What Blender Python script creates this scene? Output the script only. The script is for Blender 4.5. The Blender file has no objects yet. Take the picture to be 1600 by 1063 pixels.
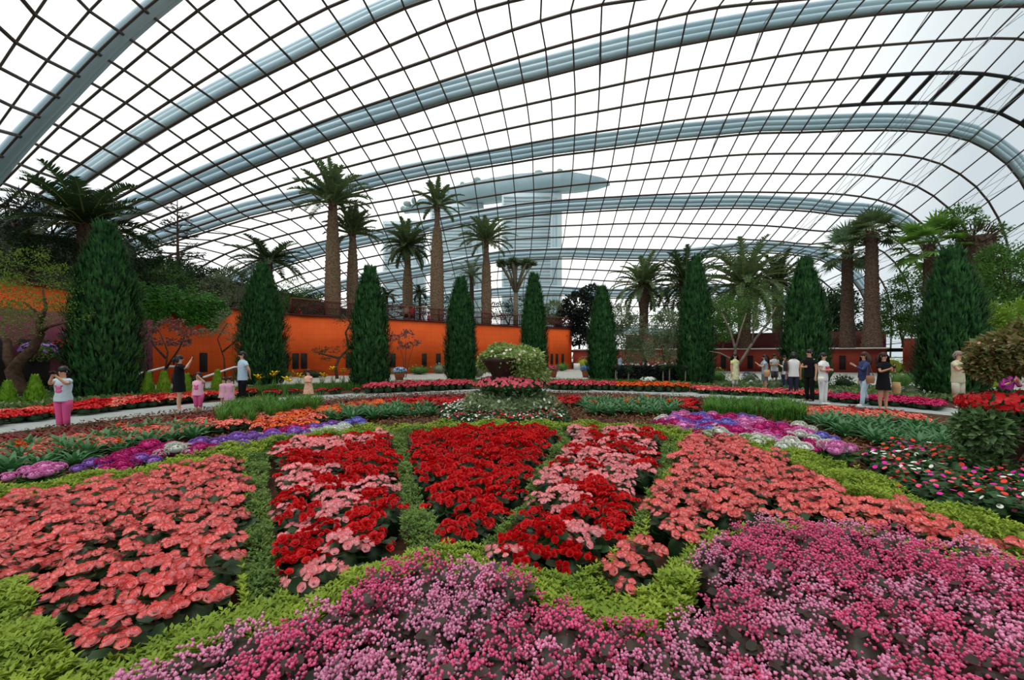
import bpy, math, random
import numpy as np
from mathutils import Vector, Matrix, Euler
from mathutils.geometry import tessellate_polygon

# ------------------------------------------------------------------ camera, sky, exposure
SC = bpy.context.scene
COL = SC.collection
FPX, CXP, HYP, CH = 671.0, 800.0, 555.0, 1.6      # focal length, centre column, horizon row (1600x1063 frame), eye height
cam = bpy.data.cameras.new('camera'); cam.sensor_width = 36; cam.lens = 36*FPX/1600
cam.shift_y = (HYP-531.5)/1600; cam.clip_end = 3000; cam.clip_start = .05
camo = bpy.data.objects.new('camera', cam); COL.objects.link(camo)
camo.location = (0, 0, CH); camo.rotation_euler = (math.pi/2, 0, 0); SC.camera = camo
SC.view_settings.view_transform = 'Standard'; SC.view_settings.look = 'None'
SC.view_settings.gamma = 1; SC.view_settings.use_curve_mapping = False
SC.view_settings.exposure = 0.0
SKY_STRENGTH = 1.75
W = bpy.data.worlds.new('sky'); SC.world = W; W.use_nodes = True
nt = W.node_tree; nt.nodes.clear()
def wn(t, **k):
    n = nt.nodes.new(t)
    for a, b in k.items(): setattr(n, a, b)
    return n
tc = wn('ShaderNodeTexCoord'); nz = wn('ShaderNodeTexNoise'); nz.inputs['Scale'].default_value = 2.2; nz.inputs['Detail'].default_value = 5
dt = wn('ShaderNodeVectorMath', operation='DOT_PRODUCT')
sd = Vector((-.12, .86, .49)).normalized(); dt.inputs[1].default_value = sd
mr = wn('ShaderNodeMapRange'); mr.inputs['From Min'].default_value = .60; mr.inputs['From Max'].default_value = .93
mr.inputs['To Min'].default_value = 0; mr.inputs['To Max'].default_value = 1
ad = wn('ShaderNodeMath', operation='MULTIPLY_ADD'); ad.inputs[1].default_value = .5; ad.inputs[2].default_value = -.25
ad2 = wn('ShaderNodeMath', operation='ADD'); ad2.use_clamp = True
mx = wn('ShaderNodeMix', data_type='RGBA'); mx.inputs['A'].default_value = (.41, .45, .48, 1); mx.inputs['B'].default_value = (1.0, .985, .96, 1)
bg = wn('ShaderNodeBackground'); bg.inputs['Strength'].default_value = SKY_STRENGTH
wo = wn('ShaderNodeOutputWorld')
L = nt.links.new
L(tc.outputs['Generated'], nz.inputs['Vector']); L(tc.outputs['Generated'], dt.inputs[0])
L(dt.outputs['Value'], mr.inputs['Value']); L(nz.outputs['Fac'], ad.inputs[0])
L(mr.outputs['Result'], ad2.inputs[0]); L(ad.outputs[0], ad2.inputs[1])
L(ad2.outputs[0], mx.inputs['Factor']); L(mx.outputs['Result'], bg.inputs['Color']); L(bg.outputs[0], wo.inputs[0])
sl = bpy.data.lights.new('sun', 'SUN'); sl.energy = 2.6; sl.angle = math.radians(50); sl.color = (1, .96, .9)
so = bpy.data.objects.new('sun', sl); COL.objects.link(so); so.rotation_euler = Vector((.2, .22, -.95)).to_track_quat('-Z', 'Y').to_euler()

random.seed(7); R = np.random.default_rng(7)
PI = math.pi

# ------------------------------------------------------------------ helpers
def lin(c):
    return tuple((v/12.92 if v <= .04045 else ((v+.055)/1.055)**2.4) for v in (x/255 for x in c))
MATS = {}
def mat(name, c1, c2=None, scale=6, rough=.6, spec=.3, rand=0., metal=0, coord='Object', bump=0, bscale=40):
    if name in MATS: return MATS[name]
    m = bpy.data.materials.new(name); m.use_nodes = True; t = m.node_tree; p = t.nodes['Principled BSDF']
    p.inputs['Roughness'].default_value = rough; p.inputs['Specular IOR Level'].default_value = spec; p.inputs['Metallic'].default_value = metal
    a = (*lin(c1), 1); b = (*lin(c2 or c1), 1)
    co = t.nodes.new('ShaderNodeTexCoord')
    n = t.nodes.new('ShaderNodeTexNoise'); n.inputs['Scale'].default_value = scale; n.inputs['Detail'].default_value = 3
    t.links.new(co.outputs[coord], n.inputs['Vector'])
    r = t.nodes.new('ShaderNodeMapRange'); r.inputs['From Min'].default_value = .35; r.inputs['From Max'].default_value = .65
    t.links.new(n.outputs['Fac'], r.inputs['Value'])
    x = t.nodes.new('ShaderNodeMix'); x.data_type = 'RGBA'; x.inputs['A'].default_value = a; x.inputs['B'].default_value = b
    t.links.new(r.outputs['Result'], x.inputs['Factor']); out = x.outputs['Result']
    if rand:
        oi = t.nodes.new('ShaderNodeObjectInfo'); h = t.nodes.new('ShaderNodeHueSaturation')
        k = t.nodes.new('ShaderNodeMapRange'); k.inputs['To Min'].default_value = 1-rand; k.inputs['To Max'].default_value = 1+rand
        t.links.new(oi.outputs['Random'], k.inputs['Value']); t.links.new(k.outputs['Result'], h.inputs['Value'])
        t.links.new(out, h.inputs['Color']); out = h.outputs['Color']
    t.links.new(out, p.inputs['Base Color'])
    if bump:
        bn = t.nodes.new('ShaderNodeTexNoise'); bn.inputs['Scale'].default_value = bscale; bu = t.nodes.new('ShaderNodeBump'); bu.inputs['Strength'].default_value = bump
        t.links.new(co.outputs[coord], bn.inputs['Vector']); t.links.new(bn.outputs['Fac'], bu.inputs['Height']); t.links.new(bu.outputs['Normal'], p.inputs['Normal'])
    if any(w in name for w in ('leaf', 'palm_green', 'palm_dark', 'palm_light', 'palm_blue', 'grass', 'petal', 'lime', 'floret')):   # thin tissue lets light through
        tl = t.nodes.new('ShaderNodeBsdfTranslucent'); ms = t.nodes.new('ShaderNodeMixShader'); ms.inputs[0].default_value = .3
        t.links.new(out, tl.inputs['Color']); t.links.new(p.outputs[0], ms.inputs[1]); t.links.new(tl.outputs[0], ms.inputs[2]); t.links.new(ms.outputs[0], t.nodes['Material Output'].inputs[0])
    MATS[name] = m
    return m

class MB:
    """collects verts and faces, links them as one mesh object"""
    def __init__(s): s.V = []; s.F = []; s.n = 0
    def add(s, v, f, mi=0):
        v = np.asarray(v, float).reshape(-1, 3); f = np.asarray(f, int)
        s.V.append(v); s.F.append((f+s.n, mi)); s.n += len(v); return s
    def mesh(s, name, mats, smooth=False):
        me = bpy.data.meshes.new(name)
        V = np.concatenate(s.V) if s.V else np.zeros((0, 3))
        lt = np.concatenate([np.full(len(f), f.shape[1]) for f, _ in s.F]); lv = np.concatenate([f.ravel() for f, _ in s.F])
        mi = np.concatenate([np.full(len(f), m) for f, m in s.F])
        me.vertices.add(len(V)); me.vertices.foreach_set('co', V.astype(np.float32).ravel())
        me.loops.add(len(lv)); me.loops.foreach_set('vertex_index', lv.astype(np.int32))
        me.polygons.add(len(lt)); me.polygons.foreach_set('loop_start', np.r_[0, np.cumsum(lt)[:-1]].astype(np.int32))
        me.polygons.foreach_set('loop_total', lt.astype(np.int32))
        for m in (mats if isinstance(mats, (list, tuple)) else [mats]): me.materials.append(m)
        me.polygons.foreach_set('material_index', mi.astype(np.int32))
        if smooth: me.polygons.foreach_set('use_smooth', np.ones(len(lt), bool))
        me.update(calc_edges=True); me.validate()
        return me
    def build(s, name, mats, parent=None, smooth=False, loc=None, rotz=0):
        return ob(name, s.mesh(name, mats, smooth), parent, loc, rotz)
    # shapes -----------------------------------------------------
    def box(s, c, d, rz=0, mi=0):
        x, y, z = (v/2 for v in d)
        v = np.array([(-x,-y,-z),(x,-y,-z),(x,y,-z),(-x,y,-z),(-x,-y,z),(x,-y,z),(x,y,z),(-x,y,z)])
        cs, sn = math.cos(rz), math.sin(rz)
        v = v @ np.array([[cs, sn, 0], [-sn, cs, 0], [0, 0, 1]]) + np.array(c)
        return s.add(v, [(0,3,2,1),(4,5,6,7),(0,1,5,4),(1,2,6,5),(2,3,7,6),(3,0,4,7)], mi)
    def tube(s, P, r, seg=6, mi=0, cap=True, sy=1.0):
        P = np.asarray(P, float); n = len(P); r = np.broadcast_to(np.asarray(r, float), (n,))
        T = np.gradient(P, axis=0); T /= np.linalg.norm(T, axis=1)[:, None]+1e-9
        u = np.cross(T[0], (0, 0, 1.)); 
        if np.linalg.norm(u) < .1: u = np.array((1., 0, 0))
        a = np.arange(seg)/seg*2*PI; rings = []
        for k in range(n):
            u = u-T[k]*np.dot(u, T[k]); u /= np.linalg.norm(u)+1e-9; w = np.cross(T[k], u)
            rings.append(P[k]+r[k]*(np.cos(a)[:, None]*u+np.sin(a)[:, None]*w*sy))
        V = np.concatenate(rings); F = []
        for k in range(n-1):
            for j in range(seg):
                F.append((k*seg+j, k*seg+(j+1) % seg, (k+1)*seg+(j+1) % seg, (k+1)*seg+j))
        b = s.n; s.add(V, F, mi)
        if cap:
            s.V.append(P[[0, -1]]); c0 = s.n; s.n += 2
            s.F.append((np.array([(c0, b+(j+1) % seg, b+j) for j in range(seg)]), mi)); e = b+(n-1)*seg
            s.F.append((np.array([(c0+1, e+j, e+(j+1) % seg) for j in range(seg)]), mi))
        return s
    def lathe(s, prof, seg=16, c=(0, 0, 0), mi=0, wob=0, rx=1, ry=1):
        """prof: (radius, z); closed at ends when radius 0"""
        n = len(prof); a = np.arange(seg)/seg*2*PI; V = []
        for r, z in prof:
            w = 1+(R.normal(0, wob, seg) if wob else 0)
            V.append(np.c_[np.cos(a)*r*w*rx, np.sin(a)*r*w*ry, np.full(seg, z)]+np.array(c))
        F = [(k*seg+j, k*seg+(j+1) % seg, (k+1)*seg+(j+1) % seg, (k+1)*seg+j) for k in range(n-1) for j in range(seg)]
        return s.add(np.concatenate(V), F, mi)
    def ell(s, c, r, seg=10, ring=7, mi=0, wob=0):
        r = np.broadcast_to(np.asarray(r, float), (3,))
        t = np.linspace(-PI/2, PI/2, ring)
        a = np.arange(seg)/seg*2*PI; V = []
        for q in t:
            w = 1+(R.normal(0, wob, seg) if wob else 0)
            V.append(np.c_[np.cos(a)*math.cos(q)*r[0]*w, np.sin(a)*math.cos(q)*r[1]*w, np.full(seg, math.sin(q)*r[2])]+np.array(c))
        F = [(k*seg+j, k*seg+(j+1) % seg, (k+1)*seg+(j+1) % seg, (k+1)*seg+j) for k in range(ring-1) for j in range(seg)]
        return s.add(np.concatenate(V), F, mi)
    def rings(s, R_, seg=14, mi=0):
        """stack of ellipse rings: (cx, cy, z, rx, ry)"""
        a = np.arange(seg)/seg*2*PI; V = [np.c_[x+np.cos(a)*rx, y+np.sin(a)*ry, np.full(seg, z)] for x, y, z, rx, ry in R_]
        n = len(R_); F = [(k*seg+j, k*seg+(j+1) % seg, (k+1)*seg+(j+1) % seg, (k+1)*seg+j) for k in range(n-1) for j in range(seg)]
        return s.add(np.concatenate(V), F, mi)
    def inst(s, tmpl, B, D, N, Lh, Wd=None, mi=0):
        """many copies of a small template: tmpl=(verts(t,s,u), [(faces, mi)...]); frame D (along), DxN (side), N (up)"""
        tv, tf = tmpl; tv = np.asarray(tv, float)
        B = np.asarray(B, float); n = len(B)
        if n == 0: return s
        D = np.asarray(D, float); D = D/(np.linalg.norm(D, axis=1)[:, None]+1e-9)
        N = np.asarray(N, float); N = N-D*(N*D).sum(1)[:, None]; N /= np.linalg.norm(N, axis=1)[:, None]+1e-9
        S = np.cross(D, N); Lh = np.broadcast_to(np.asarray(Lh, float), (n,)); Wd = Lh if Wd is None else np.broadcast_to(np.asarray(Wd, float), (n,))
        V = (B[:, None]+(tv[None, :, 0, None]*Lh[:, None, None])*D[:, None]+(tv[None, :, 1, None]*Wd[:, None, None])*S[:, None]+(tv[None, :, 2, None]*Lh[:, None, None])*N[:, None])
        m = len(tv); off = (np.arange(n)*m)[:, None, None]; base = s.n
        s.V.append(V.reshape(-1, 3)); s.n += n*m
        for f, k in tf:
            f = np.asarray(f); s.F.append(((f[None]+off+base).reshape(-1, f.shape[1]), k+mi))
        return s

def ob(name, me, parent=None, loc=None, rotz=0):
    o = bpy.data.objects.new(name, me); COL.objects.link(o)
    if parent: o.parent = parent
    if loc is not None: o.location = loc
    if rotz: o.rotation_euler = (0, 0, rotz)
    return o
def tag(o, label=None, cat=None, group=None, kind=None):
    if label: o['label'] = label
    if cat: o['category'] = cat
    if group: o['group'] = group
    if kind: o['kind'] = kind
    return o
def thing(name, label, cat, loc=(0, 0, 0), rz=0, group=None):
    o = ob(name, None, None, loc, rz); o.empty_display_size = .1
    return tag(o, label, cat, group)
def gp(px, py, z=0.):
    """point of the level z seen at a picture position"""
    Y = (CH-z)*FPX/(py-HYP); return ((px-CXP)/FPX*Y, Y)
def at(px, Y): return (px-CXP)/FPX*Y
def zt(py, Y): return CH+(HYP-py)/FPX*Y
def rnd(n, a, b): return R.uniform(a, b, n)
def unit(n):
    v = R.normal(size=(n, 3)); return v/np.linalg.norm(v, axis=1)[:, None]
def inpoly(x, y, P):
    c = np.zeros(len(x), bool); n = len(P)
    for k in range(n):
        x1, y1 = P[k]; x2, y2 = P[(k+1) % n]
        if y1 == y2: continue
        c ^= ((y1 > y) != (y2 > y)) & (x < (x2-x1)*(y-y1)/(y2-y1)+x1)
    return c
def fill(poly, z, sp, jit=.3, inset=.0):
    """jittered hexagonal planting of a patch outlined on the level z"""
    W_ = np.array([gp(p[0], p[1], p[2] if len(p) > 2 else z) for p in poly]); x0, y0 = W_.min(0); x1, y1 = W_.max(0)
    xs = np.arange(x0, x1+sp, sp); ys = np.arange(y0, y1+sp, sp*.87)
    g = np.array([(x+(sp/2 if k % 2 else 0), y) for k, y in enumerate(ys) for x in xs]).reshape(-1, 2)
    g = g+R.uniform(-jit, jit, g.shape)*sp
    g = g[inpoly(g[:, 0], g[:, 1], [tuple(w) for w in W_])]
    if inset and len(g):
        d = np.full(len(g), 9.)
        for k in range(len(W_)):
            a, b = W_[k], W_[(k+1) % len(W_)]; t = np.clip(((g-a)*(b-a)).sum(1)/(((b-a)**2).sum()+1e-9), 0, 1); d = np.minimum(d, np.linalg.norm(g-a-t[:, None]*(b-a), axis=1))
        g = g[d > inset]
    return g

# leaf and petal templates (along, side, up)
DIA = ([(0,0,0),(.45,-.5,.07),(1,0,-.05),(.45,.5,.07)], [([(0,1,2),(0,2,3)], 0)])
RND = ([(0,0,0),(.2,-.42,.05),(.62,-.46,.05),(1,0,-.04),(.62,.46,.05),(.2,.42,.05),(.5,0,-.03)], [([(0,1,6),(1,2,6),(2,3,6),(3,4,6),(4,5,6),(5,0,6)], 0)])
STRAP = ([(0,-.35,0),(0,.35,0),(.3,-.5,.16),(.3,.5,.16),(.65,-.45,.2),(.65,.45,.2),(.92,-.2,.1),(.92,.2,.1),(1.02,0,.02)], [([(0,2,3,1),(2,4,5,3),(4,6,7,5)], 0), ([(6,8,7)], 0)])
BLADE = ([(0,-.5,0),(0,.5,0),(.5,-.4,.1),(.5,.4,.1),(1,0,0)], [([(0,2,3,1)], 0), ([(2,4,3)], 0)])
def rose(npet=(6, 5, 4), up=1.0):
    """a double begonia flower: rings of cupped petals, edge band is material 1; axis is the side-free 'along' direction"""
    V = []; Fa = []; Fb = []
    for k, n in enumerate(npet):
        r0, r1, r2 = (.12, .45, .52) if k == 0 else ((.08, .27, .31) if k == 1 else (.03, .11, .14))
        h0, h1, h2 = (.0, .17, .22) if k == 0 else ((.06, .33, .39) if k == 1 else (.1, .40, .48))
        for j in range(n):
            a = 2*PI*(j/n)+k*.5; da = PI/n*1.15; b = len(V)
            for r, h, q in ((r0, h0, .6), (r1, h1, 1.), (r2, h2, .72)):
                V += [(h*up, r*math.cos(a-da*q), r*math.sin(a-da*q)), (h*up, r*math.cos(a+da*q), r*math.sin(a+da*q))]
            Fa.append((b, b+1, b+3, b+2)); Fb.append((b+2, b+3, b+5, b+4))
    return (V, [(Fa, 0), (Fb, 1)])
ROSE = rose(); ROSE_S = rose((5, 3))
BALL = ([(-.5,0,0),(0,-.5,0),(0,0,.5),(0,.5,0),(0,0,-.5),(.5,0,0)], [([(0,1,2),(0,2,3),(0,3,4),(0,4,1),(5,2,1),(5,3,2),(5,4,3),(5,1,4)], 0)])  # rounded bud-like floret
FLOR = ([(0,0,0),(.35,-.5,0),(.5,0,.15),(.35,.5,0),(.35,0,.5),(.35,0,-.5)], [([(0,1,2),(0,2,3),(0,4,2),(0,2,5)], 0)])  # tiny floret of four petals

# ------------------------------------------------------------------ materials
soil = mat('soil', (62, 42, 34), (92, 62, 46), 9, .95, .1, coord='Object', bump=.6, bscale=30)
paving = mat('pale_paving', (158, 160, 154), (178, 178, 170), 3, .8, .2)
pathm = mat('path_grey', (150, 156, 154), (168, 172, 168), 4, .8, .2)
m_steel = mat('rib_steel', (172, 196, 208), (186, 206, 214), .1, .45, .4)
m_bar = mat('bar_brown', (70, 58, 50), (80, 66, 56), .3, .5, .3)
m_strut = mat('strut_grey', (150, 165, 170), None, 1, .5)
orange = mat('orange_wall_paint', (240, 98, 36), (228, 88, 32), .6, .75, .2)
purple = mat('purple_wall_paint', (126, 62, 78), (112, 56, 72), .6, .8, .2)
redwall = mat('brick_red_wall', (158, 66, 52), (146, 58, 48), .6, .8, .2)
maroon = mat('maroon_panel', (92, 38, 38), (78, 32, 34), 1, .7, .2)
dark = mat('dark_recess', (34, 28, 28), None, 1, .8)
white = mat('white_paint', (228, 228, 224), None, 1, .6)
G_dk = mat('begonia_leaf', (34, 62, 34), (54, 84, 44), 12, .45, .4, .15)
G_lime = mat('lime_leaf', (150, 178, 52), (190, 206, 84), 6, .55, .3)
G_olive = mat('olive_leaf', (88, 118, 54), (122, 150, 66), 6, .55, .3)
G_bronze = mat('bronze_leaf', (52, 58, 44), (78, 62, 52), 10, .4, .45, .15)
C_core = mat('coral_petal', (253, 188, 188), (250, 172, 176), 20, .55, .25, .07)
C_rim = mat('coral_petal_edge', (230, 92, 82), (236, 106, 96), 20, .55, .25, .07)
P_core = mat('pink_petal', (255, 214, 218), (253, 204, 210), 20, .55, .25, .07)
P_rim = mat('pink_petal_edge', (240, 124, 126), (244, 138, 140), 20, .55, .25, .07)
R_core = mat('red_petal', (214, 14, 22), (190, 8, 16), 20, .5, .3, .08)
R_rim = mat('red_petal_edge', (226, 26, 30), (204, 14, 20), 20, .5, .3, .08)
V_pale = mat('pale_pink_floret', (247, 176, 208), (243, 158, 196), 9, .6, .2, .1)
V_hot = mat('hot_pink_floret', (242, 122, 164), (236, 100, 148), 9, .6, .2, .1)
bark = mat('bark', (98, 78, 62), (70, 54, 44), 8, .9, .1, bump=.5)
barkpale = mat('pale_bark', (150, 140, 122), (116, 104, 90), 8, .9, .1, bump=.4)
palm_bark = mat('palm_bark', (142, 118, 92), (92, 74, 60), 9, .9, .1, bump=.8, bscale=14)
palm_bark2 = mat('palm_bark_red', (104, 84, 70), (66, 52, 46), 9, .9, .1, bump=.8, bscale=14)
terracotta = mat('terracotta', (168, 98, 68), (150, 84, 60), 6, .8, .2)
urn_m = mat('urn_brown', (64, 40, 34), (50, 32, 28), 6, .6, .3)

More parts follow.
